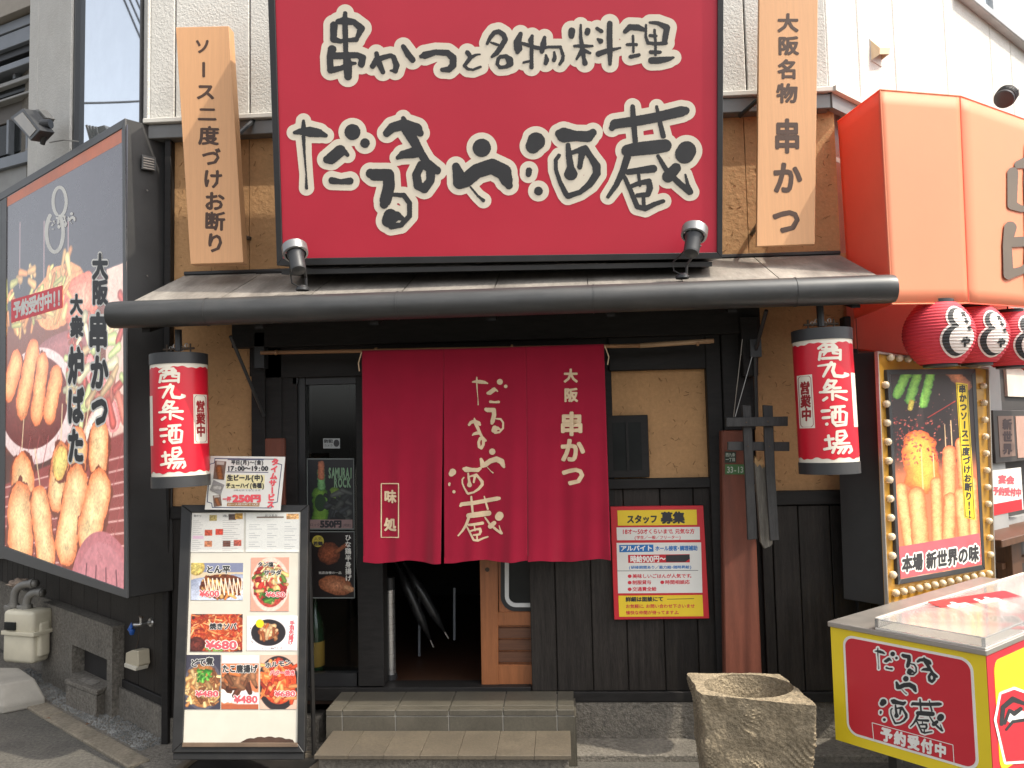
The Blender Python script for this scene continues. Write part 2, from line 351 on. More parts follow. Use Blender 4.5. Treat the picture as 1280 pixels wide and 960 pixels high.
BR['to'] = GL(10.667, 490, 30, [(1005, 380, 32), (1050, 440, 30), (1000, 510, 26), (965, 555, 24), (1010, 600, 20), (1080, 610, 18), (1180, 570, 18)], [(1060, 440, 25), (1120, 410, 16), (1172, 405, 12)])
BR['mei'] = GL(11.636, 600, 20, [(105, 400, 22), (150, 310, 30), (210, 240, 35), (270, 225, 35), (340, 270, 38), (370, 340, 38), (300, 460, 38), (240, 540, 36), (175, 590, 22)], [(160, 385, 15), (240, 412, 22), (290, 430, 15)],
  [(265, 620, 28), (250, 700, 25), (290, 748, 25), (380, 738, 28), (440, 695, 48), (430, 640, 56), (380, 585, 32), (300, 590, 28), (265, 620, 25)])
BR['butsu'] = GL(11.636, 600, 20, [(590, 260, 32), (545, 380, 58), (555, 470, 62), (545, 525, 32)], [(600, 395, 25), (690, 420, 28), (820, 460, 30), (890, 470, 28), (1000, 450, 22), (1170, 450, 22), (1210, 580, 25), (1200, 640, 28), (1160, 700, 22)],
  [(760, 290, 25), (740, 350, 40), (750, 450, 30), (750, 640, 28), (750, 745, 32)], [(635, 675, 20), (720, 655, 18)], [(940, 310, 25), (922, 410, 46), (900, 515, 34)], [(960, 570, 18), (970, 640, 38), (955, 688, 30)], [(1080, 530, 20), (1090, 600, 28), (1075, 640, 32)])
BR['ryo'] = GL(8, 700, 15, [(118, 190, 36), (115, 238, 30)], [(207, 130, 12), (207, 250, 18), (225, 380, 26), (240, 470, 20), (250, 510, 28)], [(145, 340, 15), (230, 340, 20), (325, 340, 12)], [(215, 390, 22), (165, 470, 12)], [(240, 385, 22), (300, 410, 14)],
  [(278, 185, 28), (272, 208, 28)], [(370, 165, 18), (415, 193, 20)], [(378, 272, 14), (405, 290, 28)], [(498, 115, 28), (495, 250, 30), (500, 400, 28), (500, 520, 18)], [(385, 418, 30), (470, 388, 24), (605, 358, 10)])
BR['ri'] = GL(8, 700, 15, [(650, 195, 22), (700, 150, 30), (780, 155, 32), (850, 180, 18)], [(730, 240, 14), (735, 400, 12)], [(672, 325, 16), (765, 325, 16)], [(705, 448, 20), (790, 430, 18)], [(860, 130, 12), (858, 250, 14), (880, 308, 18), (960, 318, 18), (1060, 310, 20)],
  [(900, 105, 14), (980, 110, 20), (1070, 155, 32), (1045, 300, 28)], [(945, 180, 14), (955, 300, 14), (955, 430, 14)], [(900, 235, 16), (960, 240, 16)], [(907, 400, 20), (1000, 402, 18)], [(915, 485, 34), (1000, 482, 34), (1080, 470, 26), (1135, 455, 12)])
BR['da'] = GL(8, 355, 130, [(195, 170, 16), (195, 240, 25)], [(105, 285, 18), (160, 275, 32), (260, 278, 52), (350, 290, 42), (420, 315, 20)], [(195, 330, 20), (205, 500, 12), (222, 700, 8), (225, 840, 16)], [(685, 280, 80)], [(810, 390, 48)],
  [(430, 555, 40), (470, 545, 58), (560, 470, 60), (610, 480, 25), (635, 510, 20)], [(480, 765, 36), (570, 778, 26), (660, 770, 36)])
BR['ru'] = GL(5.65, 450, 130, [(75, 490, 34), (100, 500, 42), (200, 500, 42), (205, 580, 42), (180, 680, 42), (170, 710, 30)], [(240, 640, 14), (310, 645, 18), (350, 700, 18), (350, 790, 18), (290, 855, 18), (220, 862, 24)], [(215, 790, 50), (200, 825, 46), (260, 790, 32), (310, 812, 12)])
BR['ma'] = GL(5.65, 450, 130, [(190, 205, 28), (230, 165, 34), (310, 145, 40), (395, 180, 46), (425, 205, 26)], [(305, 100, 16), (320, 140, 30)], [(330, 180, 38), (380, 260, 36), (430, 350, 30), (470, 410, 28), (545, 470, 28)], [(265, 380, 14), (300, 358, 28), (370, 345, 38), (420, 340, 34)],
  [(430, 430, 28), (398, 500, 30), (410, 575, 32), (455, 598, 32), (498, 540, 30), (500, 455, 34), (450, 430, 30)])
BR['ya'] = GL(8, 555, 150, [(378, 278, 92)], [(120, 465, 40), (145, 540, 58), (155, 625, 65), (220, 600, 72), (330, 510, 72), (480, 462, 76), (595, 520, 80), (625, 600, 62), (650, 655, 38)], [(265, 670, 10), (340, 760, 12), (395, 805, 18)])
BR['sake'] = GL(8, 645, 145, [(200, 255, 92), (170, 300, 74)], [(130, 545, 32), (125, 582, 28)], [(225, 750, 44)], [(430, 175, 40), (480, 190, 75), (600, 200, 52), (720, 205, 56), (770, 165, 38)], [(520, 290, 24), (530, 400, 32), (545, 500, 35), (548, 575, 68)],
  [(430, 395, 20), (397, 440, 20), (400, 540, 20), (440, 660, 22), (500, 780, 28), (520, 800, 30), (640, 762, 25), (740, 680, 35), (808, 575, 40), (805, 500, 42), (750, 412, 32), (690, 325, 35), (600, 352, 25), (545, 372, 20)], [(668, 340, 42), (648, 440, 28), (638, 510, 26)])
BR['kura'] = GL(6, 745, 115, [(120, 268, 24), (140, 240, 36), (300, 218, 38), (450, 190, 38), (640, 145, 40), (672, 140, 30)], [(275, 110, 18), (280, 200, 22), (295, 370, 20)], [(455, 110, 12), (480, 230, 18), (505, 330, 20)], [(235, 440, 45), (300, 428, 50), (450, 412, 52), (520, 402, 48)],
  [(235, 490, 28), (200, 600, 26), (150, 700, 20), (90, 785, 14)], [(680, 440, 72), (665, 465, 72)], [(600, 570, 38), (540, 635, 44)], [(465, 480, 14), (530, 590, 20), (620, 680, 24), (700, 750, 22)], [(670, 620, 8), (690, 700, 15), (710, 750, 20)], [(240, 600, 22), (330, 588, 25), (430, 575, 30)],
  [(215, 640, 16), (260, 740, 18), (310, 860, 20), (370, 875, 20), (440, 840, 18), (505, 818, 15)], [(260, 708, 16), (330, 680, 18), (395, 672, 24), (405, 720, 24), (390, 768, 20), (310, 775, 16)], [(320, 620, 12), (330, 700, 12)], [(355, 780, 14), (360, 860, 15)])
r_ = 17
def P2(*pts): return [(p[0], p[1], p[2] if len(p) > 2 else r_) for p in pts]
LAN = dict(
 nishi=GL(10.1, 185, 435, P2((165, 278), (210, 246), (330, 246), (358, 280)), P2((165, 415), (182, 328), (300, 312), (395, 312), (388, 425)), P2((200, 405), (375, 405)), P2((248, 255), (240, 330), (215, 365, 12)), P2((312, 255), (318, 345), (365, 355, 12)), P2((200, 290, 12), (345, 290, 12))),
 kyu=GL(10.1, 185, 435, P2((150, 492, 11), (260, 482, 15)), P2((292, 460, 20), (232, 560, 18), (200, 620, 16)), P2((262, 490), (325, 480), (300, 560, 20), (320, 620, 22), (400, 632, 20), (455, 612, 22), (425, 590, 10))),
 jo=GL(10.1, 185, 435, P2((250, 672, 20), (200, 760)), P2((250, 680), (330, 685), (290, 745), (200, 795)), P2((245, 725), (310, 770), (370, 768)), P2((152, 812, 14), (430, 812, 18)), P2((285, 800), (282, 905)), P2((222, 882), (185, 908)), P2((320, 860), (430, 912, 16))),
 sake=GL(10.1, 185, 515, P2((165, 232, 20), (240, 228)), P2((170, 314), (235, 310)), P2((205, 390, 20)), P2((262, 190), (400, 184)), P2((305, 200), (300, 320, 14)), P2((352, 200), (345, 345)), P2((268, 268), (272, 370), (305, 412), (405, 402), (420, 268), (390, 246, 12), (275, 252)), P2((290, 370, 10), (400, 370, 10))),
 ba=GL(10.1, 185, 515, P2((215, 530), (225, 680)), P2((180, 578), (265, 568)), P2((165, 690), (285, 665)), P2((300, 580), (310, 485), (385, 478), (405, 540), (350, 592), (305, 585)), P2((330, 535, 10), (395, 530, 10)), P2((265, 625), (430, 625, 13)), P2((300, 620), (250, 730)), P2((310, 672), (440, 665), (450, 715), (425, 738)), P2((350, 680), (310, 740)), P2((400, 680), (360, 740))))
def allS(*g): return [s for k in g for s in k]
def bbox(S):
    A = np.array([p for s in S for p in s]); return (A[:, :2]-A[:, 2:3]).min(0), (A[:, :2]+A[:, 2:3]).max(0)
def fit(S, x0, y0, x1, y1, k=1.0):
    a, b = bbox(S); sx = (x1-x0)/(b[0]-a[0]); sy = (y1-y0)/(b[1]-a[1])
    return [[(x0+(x-a[0])*sx, y0+(y-a[1])*sy, r*(sx+sy)/2*k) for x, y, r in s] for s in S]
def xf(S, f, rk=1.0): return [[(*f(x, y), r*rk) for x, y, r in s] for s in S]
# ------------------------------------------------------------------ materials
PRINT = mat('printed_paper', (1, 1, 1), .45, var=.03, attr='ink', rvar=.05)
GLOSS = mat('glossy_poster_film', (1, 1, 1), .28, var=.02, attr='ink', rvar=.04, spec=.6, coat=.35, glow=.32)   # poster film; slight glow added to brighten the print on the shaded wall
m_siding = mat('siding_render', (.57, .555, .515), .85, var=.05, bump=.55, bs=75, dist=.010, fine=(60, .05), dirt=.25, dirtcol=(.42, .39, .34), rnd=.03)
m_stucco = mat('ochre_stucco', (.50, .285, .130), .9, var=.10, vs=3, bump=.55, bs=28, dist=.012, fine=(45, .10), dirt=.3, dirtcol=(.30, .17, .08))
m_straw = mat('trowel_mark', (.27, .15, .065), .9, var=.4, vs=3)
m_plank = mat('charred_plank', (.019, .0155, .013), .55, var=.45, vs=4, grain=(14, 14, 1.0), bump=.35, bs=14, dist=.006, fine=(24, .4), rnd=.35, dirt=.25, dirtcol=(.045, .038, .031), spec=.3)
m_beam = mat('black_timber', (.015, .0135, .0125), .6, var=.35, vs=5, grain=(2, 10, 10), bump=.2, bs=12, dist=.004, spec=.3)
m_redpost = mat('red_oxide_post', (.17, .050, .028), .6, var=.2, vs=3, grain=(10, 10, .9), bump=.15, bs=20, dist=.003, dirt=.35, dirtcol=(.10, .035, .02), fine=(30, .12))
m_conc = mat('grey_concrete', (.17, .152, .125), .92, var=.18, vs=3, bump=1, bs=65, dist=.014, fine=(50, .4), dirt=.5, dirtcol=(.075, .07, .06))
m_blackm = mat('black_painted_metal', (.035, .036, .038), .42, metal=.0, var=.15, vs=5, dirt=.25, dirtcol=(.07, .065, .06), spec=.5)
m_gutter = mat('gutter_metal', (.055, .056, .056), .42, metal=.3, var=.2, vs=4, grain=(1, 6, 6), dirt=.35, dirtcol=(.11, .10, .09))
m_roof = mat('weathered_roof_sheet', (.27, .245, .215), .55, metal=.15, var=.35, vs=3, grain=(2.5, .6, .6), dirt=.6, dirtcol=(.08, .07, .065), fine=(30, .15))
m_signred = mat('sign_red', (.50, .026, .050), .38, var=.05, vs=1.5, spec=.4, dirt=.12, dirtcol=(.40, .05, .05))
m_cream = mat('sign_cream', (.74, .66, .53), .5, var=.04)
m_ink = mat('sign_black', (.028, .028, .030), .55, var=.2)
m_frame = mat('sign_frame_black', (.02, .02, .021), .4, var=.15)
m_board = mat('cedar_board', (.64, .345, .17), .6, var=.05, vs=3, grain=(30, 30, .6), fine=(20, .05), bump=.06, bs=30, dist=.002, rnd=.03)
m_boardtxt = mat('brown_paint', (.07, .035, .022), .6)
m_noren = mat('crimson_cloth', (.32, .011, .034), .92, var=.08, vs=5, bump=.25, bs=420, dist=.001, sheen=.25, spec=.1)
m_clothink = mat('cloth_cream_dye', (.70, .53, .34), .95, var=.1, vs=30)
m_bamboo = mat('bamboo', (.30, .16, .075), .5, var=.25, grain=(1, 12, 12))
m_brass = mat('rusty_steel', (.10, .07, .05), .6, metal=.5, var=.3)
m_wire = mat('steel_wire', (.35, .34, .32), .4, metal=.8)
m_lanred = mat('lantern_vinyl_red', (.62, .012, .03), .35, var=.05, coat=.15)
m_lanwhite = mat('lantern_vinyl_white', (.78, .72, .60), .4, var=.04, coat=.15)
m_lanink = mat('lantern_dark_red', (.30, .015, .02), .5)
m_white = mat('white_paper', (.76, .74, .68), .6, var=.04, dirt=.1, dirtcol=(.6, .56, .48))
m_whitepaint = mat('white_painted_board', (.58, .545, .46), .5, var=.05, dirt=.35, dirtcol=(.52, .46, .37))
m_txt = mat('print_black', (.03, .03, .035), .6)
m_txtred = mat('print_red', (.62, .03, .05), .6)
m_txtblue = mat('print_blue', (.02, .16, .45), .6)
m_txtnavy = mat('print_navy', (.03, .04, .12), .6)
m_yellow = mat('print_yellow', (.82, .58, .03), .5, var=.04)
m_postred = mat('poster_red', (.55, .02, .03), .45, var=.05)
m_txtwhite = mat('print_white', (.8, .78, .72), .55)
m_txtpink = mat('print_pink_red', (.80, .10, .12), .6)
m_silver = mat('brushed_steel', (.55, .54, .52), .3, metal=.9, var=.1, grain=(1, 1, 20))
m_glass = mat('window_glass', (.9, .95, .95), .03, trans=1, var=0, rvar=0)
m_dkglass = mat('dark_window_glass', (.015, .017, .017), .15, spec=.25, var=.2, rvar=.03)
m_mirror = mat('reflective_window_glass', (.80, .86, .92), .02, metal=.95, var=.03, rvar=.0)
m_orange_wood = mat('varnished_door_wood', (.30, .105, .035), .45, var=.2, vs=3, grain=(14, 14, .8), fine=(20, .12), coat=.2)
m_slat = mat('door_slat_wood', (.12, .05, .025), .5, var=.25, grain=(.8, 14, 14))
m_tile = mat('step_tile', (.070, .062, .046), .6, var=.14, vs=9, fine=(90, .18), rnd=.08, dirt=.4, dirtcol=(.15, .13, .10))
m_tilelow = mat('step_slab', (.085, .068, .046), .75, var=.16, vs=7, fine=(80, .2), rnd=.07, dirt=.55, dirtcol=(.06, .05, .04), bump=.2, bs=80, dist=.004)
m_grout = mat('tile_grout', (.36, .34, .30), .9, var=.15)
m_stone = mat('mortar_stone', (.25, .20, .13), .95, var=.28, vs=7, fine=(60, .38), bump=1, bs=60, dist=.012, dirt=.35, dirtcol=(.17, .14, .10))
m_asphalt = mat('asphalt', (.085, .079, .068), .9, var=.22, vs=5, fine=(55, .45), bump=1, bs=90, dist=.008, dirt=.55, dirtcol=(.125, .112, .088))
m_kerb = mat('kerb_concrete', (.20, .17, .125), .9, var=.25, vs=7, fine=(50, .3), bump=.4, bs=90, dist=.005, dirt=.4, dirtcol=(.16, .14, .11))
m_gravel = mat('pebble', (.16, .16, .15), .8, var=.3, vs=20, rnd=0, fine=(7, .5))
m_meter = mat('ivory_meter_enamel', (.60, .55, .42), .4, var=.08, dirt=.25, dirtcol=(.35, .30, .20))
m_pipe = mat('grey_pipe', (.22, .21, .19), .5, metal=.3, var=.2)
m_awn = mat('orange_tent_vinyl', (.92, .30, .20), .5, var=.04, vs=2, lucent=.6)
m_awnfront = mat('sunlit_orange_tent_vinyl', (.88, .34, .19), .6, var=.03, vs=2, lucent=.25)  # same vinyl on the front, paleness from the sun put into its colour
m_paperred = mat('paper_lantern_red', (.60, .045, .065), .7, var=.06)
m_paperwhite = mat('paper_lantern_white', (.78, .70, .64), .75, var=.05)
m_gold = mat('gold_sign_surround', (.48, .25, .035), .32, metal=.35, var=.1, coat=.3)
m_bulb = mat('clear_bulb_glass', (.85, .72, .50), .12, var=.05, trans=.35, coat=.6, rvar=.03)
m_bulblit = mat('lit_bulb_glass', (1.0, .85, .6), .2, var=.03, emit=.5)
m_cartred = mat('cart_red', (.56, .02, .035), .35, var=.03, coat=.2)
m_cartyel = mat('cart_yellow', (.80, .60, .02), .35, var=.03, coat=.2)
m_alu = mat('counter_aluminium', (.42, .39, .35), .38, metal=.7, var=.1, grain=(2, 2, 30))
m_acry = mat('clear_acrylic', (.95, .95, .93), .10, trans=.85, var=0, rvar=0)
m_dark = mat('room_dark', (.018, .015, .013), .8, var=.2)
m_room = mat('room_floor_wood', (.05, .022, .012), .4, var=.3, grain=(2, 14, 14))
m_grey = mat('neighbour_grey', (.30, .30, .29), .7, var=.1, dirt=.2)
m_louvre = mat('bluegrey_metal', (.20, .215, .235), .45, metal=.2, var=.12)
m_green = mat('plate_green', (.06, .16, .05), .5)
m_bottle = mat('green_bottle_glass', (.02, .07, .03), .1, coat=.5)
m_blue = mat('blue_plastic', (.03, .12, .45), .45)
m_rubber = mat('black_rubber', (.02, .02, .02), .6)

# ------------------------------------------------------------------ surfaces
F0 = Frame((0, 0, 0), (1, 0, 0))
CL = at(214, 930, 0); CL[2] = 0
FL = Frame(CL, -hdir(-460))
CRp = at(1036, 100, -.06); FR = Frame((CRp[0], CRp[1], 0), hdir(1855))
CUp = at(187, 100, -.06); FU = Frame((CUp[0], CUp[1], 0), -hdir(-460))
def X0(px, py=600, t=0): return F0.st(px, py, t)[0][0]
def Z0(px, py, t=0): return F0.st(px, py, t)[0][1]

# ------------------------------------------------------------------ ground
g = M().box(-40, 40, -40, 40, -.6, 0).build('road', m_asphalt, base=(0, 0, 0)); tag(g, 'grey asphalt street in front of the restaurant', kind='structure')
def gpoly(pts, z): return [onz(x, y, z)[:2] for x, y in pts]
FG = Frame((0, 0, 0), (1, 0, 0), (0, 1, 0))
k0, k1 = onz(26, 872), onz(205, 975); kd = (k1-k0)/np.linalg.norm(k1-k0); FK = Frame((k0[0], k0[1], 0), kd, (-kd[1], kd[0], 0))
kr = M().fbox(FK, -1.6, 1.7, -.07, .07, -.1, .03)
kerb = thing('kerb_strip', 'pale worn concrete strip between asphalt and gravel', None, (k0[0], k0[1], 0), kind='structure')
ks = [M().fbox(FK, -1.8+i*.6, -1.8+i*.6+.592, -.058, .058, -.1, .014+.003*(i % 2)) for i in range(6)]
pieces(ks, 'kerb_stone', m_kerb, kerb, bevel=.006)
# gravel bed: one mass of small pebbles
gm = M(); bed = M()
bp = [k0+(-1.8)*kd, k1+1.2*kd, np.array([-1.2, -.02, 0]), np.array([CL[0], CL[1], 0]), CL-FL.u*3.0]
bp = [np.array([p[0], p[1], 0]) for p in bp]
bedo = M().prism(FG, [(p[0], p[1]) for p in bp], -.05, .006).build('gravel_base', m_conc); tag(bedo, 'grey fine gravel base along the left wall', kind='structure')
oct_v = np.array([(1, 0, 0), (-1, 0, 0), (0, 1, 0), (0, -1, 0), (0, 0, 1)], float); oct_f = [(0, 2, 4), (2, 1, 4), (1, 3, 4), (3, 0, 4)]
for i in range(15000):
    a = RNG.uniform(-2.3, 0.0); b = RNG.uniform(.02, 1.15); p = CL+FL.u*a+FL.n*b
    q = p-k0; dd = q[:2]@np.array([-kd[1], kd[0]]);
    if dd < .085: continue
    s_ = RNG.uniform(.004, .0105); th = RNG.uniform(0, 6.28); c, s2 = math.cos(th), math.sin(th); R = np.array([[c, -s2, 0], [s2, c, 0], [0, 0, 1]])
    gm.add((oct_v*np.array([s_*RNG.uniform(.8, 1.6), s_, s_*RNG.uniform(.6, 1.2)]))@R.T+np.array([p[0], p[1], .006]), oct_f)
tag(gm.build('gravel', m_gravel), 'grey pebbles spread along the foot of the left wall', 'gravel', kind='stuff')

# ------------------------------------------------------------------ the restaurant building
B = thing('restaurant_building', 'restaurant with ochre stucco, charred plank walls and white upper siding', 'building', (0, 0, 0))
def part(m, name, mt, parent=B, **k): return m.build(name, mt, parent, **k)
# upper siding, front
x_l, x_r = CUp[0], CRp[0]; zs = (Z0(260, 142, .06)+Z0(960, 118, .06))/2; ztop = 5.4
front = M().box(x_l+.05, x_r-.05, .0, .16, zs+.02, ztop); wf = part(front, 'siding_wall', m_siding)
xs_ = [x_l, X0(219, 50, .06), X0(312, 50, .06)]
while xs_[-1]+.42 < X0(935, 60, .06)-.1: xs_.append(xs_[-1]+.42)
xs_ += [X0(931.5, 60, .06), x_r]
for a, b in zip(xs_, xs_[1:]):
    M().box(a+.004, b-.004, -.06, -.001, zs, ztop).build('siding_panel', m_siding, wf, bevel=.005)
# upper siding, right side wall (recedes)
zr0 = zs-.04; part(M().fbox(FR, 0.14, 6, -.05, zr0-.002, -.35, -.10), 'side_wall', m_grey); wr = part(M().fbox(FR, 0.0, 6, zr0, ztop, -.25, -.03), 'side_wall', m_siding)
ra = [0]+[FR.st(x, 60, 0)[0][0] for x in (1073, 1118, 1182, 1238)]
while ra[-1] < 5.5: ra.append(ra[-1]+.42)
WINR = (FR.st(1196, 2, 0)[0], FR.st(1290, 44, 0)[0])
for a, b in zip(ra, ra[1:]): M().fbox(FR, a+.004, b-.004, zr0, ztop, -.025, 0).build('siding_panel', m_siding, wr, bevel=.005)
# window on the right side wall
wz = FR.st(1192, 2, 0)[0]; wz2 = FR.st(1278, 42, 0)[0]; zb = (wz[1]+wz2[1])/2
win = part(M().fbox(FR, wz[0], 5.0, zb-.06, zb, .0, .07), 'window', mat('window_sash_grey', (.42, .43, .43), .4, metal=.3), bevel=.006)
M().fbox(FR, wz[0]+.02, wz[0]+.07, zb, ztop, .0, .05).build('frame', _MC['window_sash_grey'], win)
M().fbox(FR, wz[0]+.62, wz[0]+.66, zb, ztop, .0, .045).build('frame', _MC['window_sash_grey'], win)
M().fbox(FR, wz[0]+.07, 5.0, zb, ztop, .004, .02).build('pane', m_mirror, win)
# ledge and flashing
lz = zs
led = part(M().box(x_l-.02, x_r+.01, -.10, .02, zs-.035, zs-.006), 'ledge', mat('ledge_white', (.60, .58, .53), .6, dirt=.4, dirtcol=(.3, .28, .24)), bevel=.004)
M().box(x_l, x_r, -.075, .02, zs-.12, zs-.038).build('flashing', mat('flashing_grey', (.20, .20, .195), .5, metal=.4, dirt=.3), led, bevel=.004)
M().fbox(FR, -.02, 2.0, zs-.035, zs-.006, .0, .05).build('ledge_return', _MC['ledge_white'], led)
M().fbox(FR, -.01, 2.0, zs-.12, zs-.038, -.02, .02).build('flashing', _MC['flashing_grey'], led)
# stucco band above the eave and bays below
zeave = (Z0(240, 340, 0)+Z0(890, 318, 0))/2; xL = X0(216, 300); xR = X0(1050, 300)
def stucco(x0, x1, z0, z1, y0=0.0, y1=.10):
    o = part(M().box(x0, x1, y0, y1, z0, z1), 'stucco_panel', m_stucco)
    mk = M(); n = int((x1-x0)*(z1-z0)*170)
    for _ in range(n):                      # short curved trowel scratches standing proud
        x = RNG.uniform(x0+.02, x1-.02); z = RNG.uniform(z0+.02, z1-.02); a = RNG.uniform(0, 6.28); L = RNG.uniform(.012, .045); cv = RNG.uniform(-1.4, 1.4); w_ = RNG.uniform(.0008, .002); pts = []
        for i in range(5):
            t = i/4; ang = a+cv*t; x += math.cos(ang)*L/5; z += math.sin(ang)*L/5; pts.append((x, z))
        for p, q in zip(pts, pts[1:]):
            if not (x0+.005 < q[0] < x1-.005 and z0+.005 < q[1] < z1-.005): break
            nx, nz_ = -(q[1]-p[1]), q[0]-p[0]; l = math.hypot(nx, nz_)+1e-9; nx *= w_/l; nz_ *= w_/l
            mk.add([(p[0]-nx, y0-.0005, p[1]-nz_), (p[0]+nx, y0-.0005, p[1]+nz_), (q[0]+nx, y0-.0005, q[1]+nz_), (q[0]-nx, y0-.0005, q[1]-nz_), ((p[0]+q[0])/2, y0-.004, (p[1]+q[1])/2)], [(0, 1, 4), (1, 2, 4), (2, 3, 4), (3, 0, 4)])
    if n: tag(mk.build('trowel_marks', m_straw, o), kind='stuff')
    return o
xm = X0(312, 250); xm2 = X0(934, 250)
zst = zs-.10
for a, b in ((xL, xm-.004), (xm, xm2-.004), (xm2, xR)): stucco(a, b, zeave-.02, zst)
zlow = (Z0(850, 607, 0)); zbl = Z0(280, 636, 0); zbr = Z0(1000, 615, 0); zh = Z0(820, 463, 0); zso = Z0(700, 415, 0)
stucco(xL, X0(322, 520), zbl, zeave-.02)
stucco(X0(757, 520), X0(893, 520), zlow, zh)
stucco(X0(943, 520), X0(1072, 520), zbr, zeave-.02)
part(M().box(X0(893, 520), X0(943, 520), .02, .12, zlow, zeave), 'wall_core', m_beam)
# dark corner trim on the left and dark wood below
part(M().box(X0(209, 500), X0(217, 500), -.05, .1, .0, zs-.12), 'corner_post', m_beam, bevel=.004)
# header beams
part(M().box(X0(312, 500), X0(382, 500), .055, .12, .0, zeave), 'wall_core', m_beam)
part(M().box(X0(216, 800), X0(380, 800), .101, .13, -.05, zeave), 'wall_core', m_beam)
zsill = Z0(620, 858, 0)
part(M().box(X0(322, 440), X0(760, 440), -.03, .12, Z0(600, 466, .03), zeave-.02), 'header_beam', m_beam, bevel=.004)
part(M().box(X0(760, 440), X0(893, 440), -.05, .12, zh, zeave-.02), 'header_beam', m_beam, bevel=.004)
part(M().box(X0(300, 440), X0(945, 440), -.12, -.051, Z0(600, 426, .12), Z0(600, 392, .12)), 'eave_beam', m_beam, bevel=.004)
# posts
part(M().pr(F0, 312, 402, 346, 470, -.05, .028), 'beam_end', m_beam)
part(M().pr(F0, 314, 420, 331, 640, 0, .05), 'post', m_beam, bevel=.004)
part(M().pr(F0, 331, 420, 352, 560, 0, .03), 'post', m_beam, bevel=.003)
part(M().pr(F0, 326, 548, 356, 900, 0, .045), 'red_post', m_redpost, bevel=.004)
part(M().pr(F0, 352, 420, 372, 880, .0, .02), 'post', m_beam, bevel=.003)
part(M().pr(F0, 752, 420, 766, 640, 0, .025), 'post', m_beam, bevel=.003)
part(M().pr(F0, 889, 400, 908, 868, 0, .06), 'post', m_beam, bevel=.004)
part(M().pq(F0, [(902, 538), (940, 538), (954, 880), (907, 880)], 0.0, .13), 'red_post', m_redpost, bevel=.006)
part(M().pr(F0, 903, 395, 942, 538, 0, .075), 'post', m_beam, bevel=.004)
part(M().pq(F0, [(925, 395), (948, 395), (948, 470), (930, 470)], .08, .16), 'bracket_post', m_beam, bevel=.004)
# plank walls
pw = part(M().box(X0(662, 700), X0(893, 700), .0, .1, zsill-.03, zlow+.0), 'plank_wall', m_plank)
sx = [662, 694, 738.6, 782, 828, 870, 893]
for a, b in zip(sx, sx[1:]): M().box(X0(a, 740)+.0025, X0(b, 740)-.0025, -.018-.003*RNG.rand(), -.001, zsill-.02, zlow-.012).build('plank', m_plank, pw, bevel=.003)
M().box(X0(757, 610), X0(893, 610), -.045, -.0, zlow-.01, zlow+.045).build('top_rail', m_beam, pw, bevel=.003)
M().box(X0(662, 860), X0(893, 860), -.035, -.0, zsill-.075, zsill-.022).build('bottom_rail', m_beam, pw, bevel=.003)
M().pr(F0, 663, 466, 757, 612, -.08, -.02).build('upper_board', m_beam, pw)
pw2 = part(M().box(X0(945, 700), X0(1110, 700), .0, .1, .1, zbr), 'plank_wall', m_plank)
sx = [953, 967, 1000, 1040, 1071, 1105]
for a, b in zip(sx, sx[1:]): M().box(X0(a, 750)+.0025, X0(b, 750)-.0025, -.03-.004*RNG.rand(), -.001, zsill-.02, Z0(1000, 632, .03)).build('plank', m_plank, pw2, bevel=.003)
M().box(X0(945, 620), X0(1072, 620), -.05, -.0, Z0(1000, 631, .05), zbr+.01).build('top_rail', m_beam, pw2, bevel=.003)
M().box(X0(945, 860), X0(1110, 860), -.05, -.0, zsill-.075, zsill-.022).build('bottom_rail', m_beam, pw2, bevel=.003)
pw3 = part(M().box(X0(216, 800), X0(365, 800), .0, .1, .1, zbl), 'plank_wall', m_plank)
for i in range(5):
    a = X0(216, 800)+i*.14
    if a+.14 < X0(330, 800): M().box(a+.0025, a+.1375, -.02, -.001, .14, zbl-.02).build('plank', m_plank, pw3, bevel=.003)
M().box(X0(216, 800), X0(326, 800), -.04, 0, zbl-.05, zbl+.02).build('top_rail', m_beam, pw3, bevel=.003)
part(M().pr(F0, 1066, 395, 1082, 860, 0, .07), 'post', m_beam, bevel=.004)
# plinth
part(M().box(X0(216, 860), X0(400, 860), -.03, .12, -.05, .14), 'plinth', m_conc)
part(M().box(X0(700, 860), X0(1110, 860), -.03, .12, -.05, zsill-.078), 'plinth', m_conc)
part(M().box(X0(660, 860), X0(1100, 860), -.26, -.03, -.05, .035), 'plinth_foot', m_conc, bevel=.006)
# eave roof
gl, gr = at(150, 386, -.6), at(1108, 351, -.6); glL, grR = at(139, 394, -.66), at(1117, 361, -.66)
wl, wr_ = at(232, 345, 0), at(1049, 319, 0)
ev = part(M().add([gl, gr, wr_, wl, gl-[0, 0, .03], gr-[0, 0, .03], wr_-[0, 0, .03], wl-[0, 0, .03]], [(0, 1, 2, 3), (7, 6, 5, 4), (0, 4, 5, 1), (1, 5, 6, 2), (3, 7, 4, 0)]), 'eave', m_roof)
for i in range(8):
    t0, t1 = i/8, (i+1)/8; q = [gl+(gr-gl)*t0, gl+(gr-gl)*t1-[.006, 0, 0], wl+(wr_-wl)*t1-[.006, 0, 0], wl+(wr_-wl)*t0]
    up = np.array([0, 0, .006]); M().add([p+up for p in q]+[p+[0, 0, .0005] for p in q], [(0, 1, 2, 3), (0, 4, 5, 1), (1, 5, 6, 2), (2, 6, 7, 3), (3, 7, 4, 0)]).build('roof_sheet', m_roof, ev)
M().tube([wl+[0, -.012, .012], wr_+[0, -.012, .012]], .012, 6).build('wall_flashing', m_blackm, ev)
R = .068
prof = []
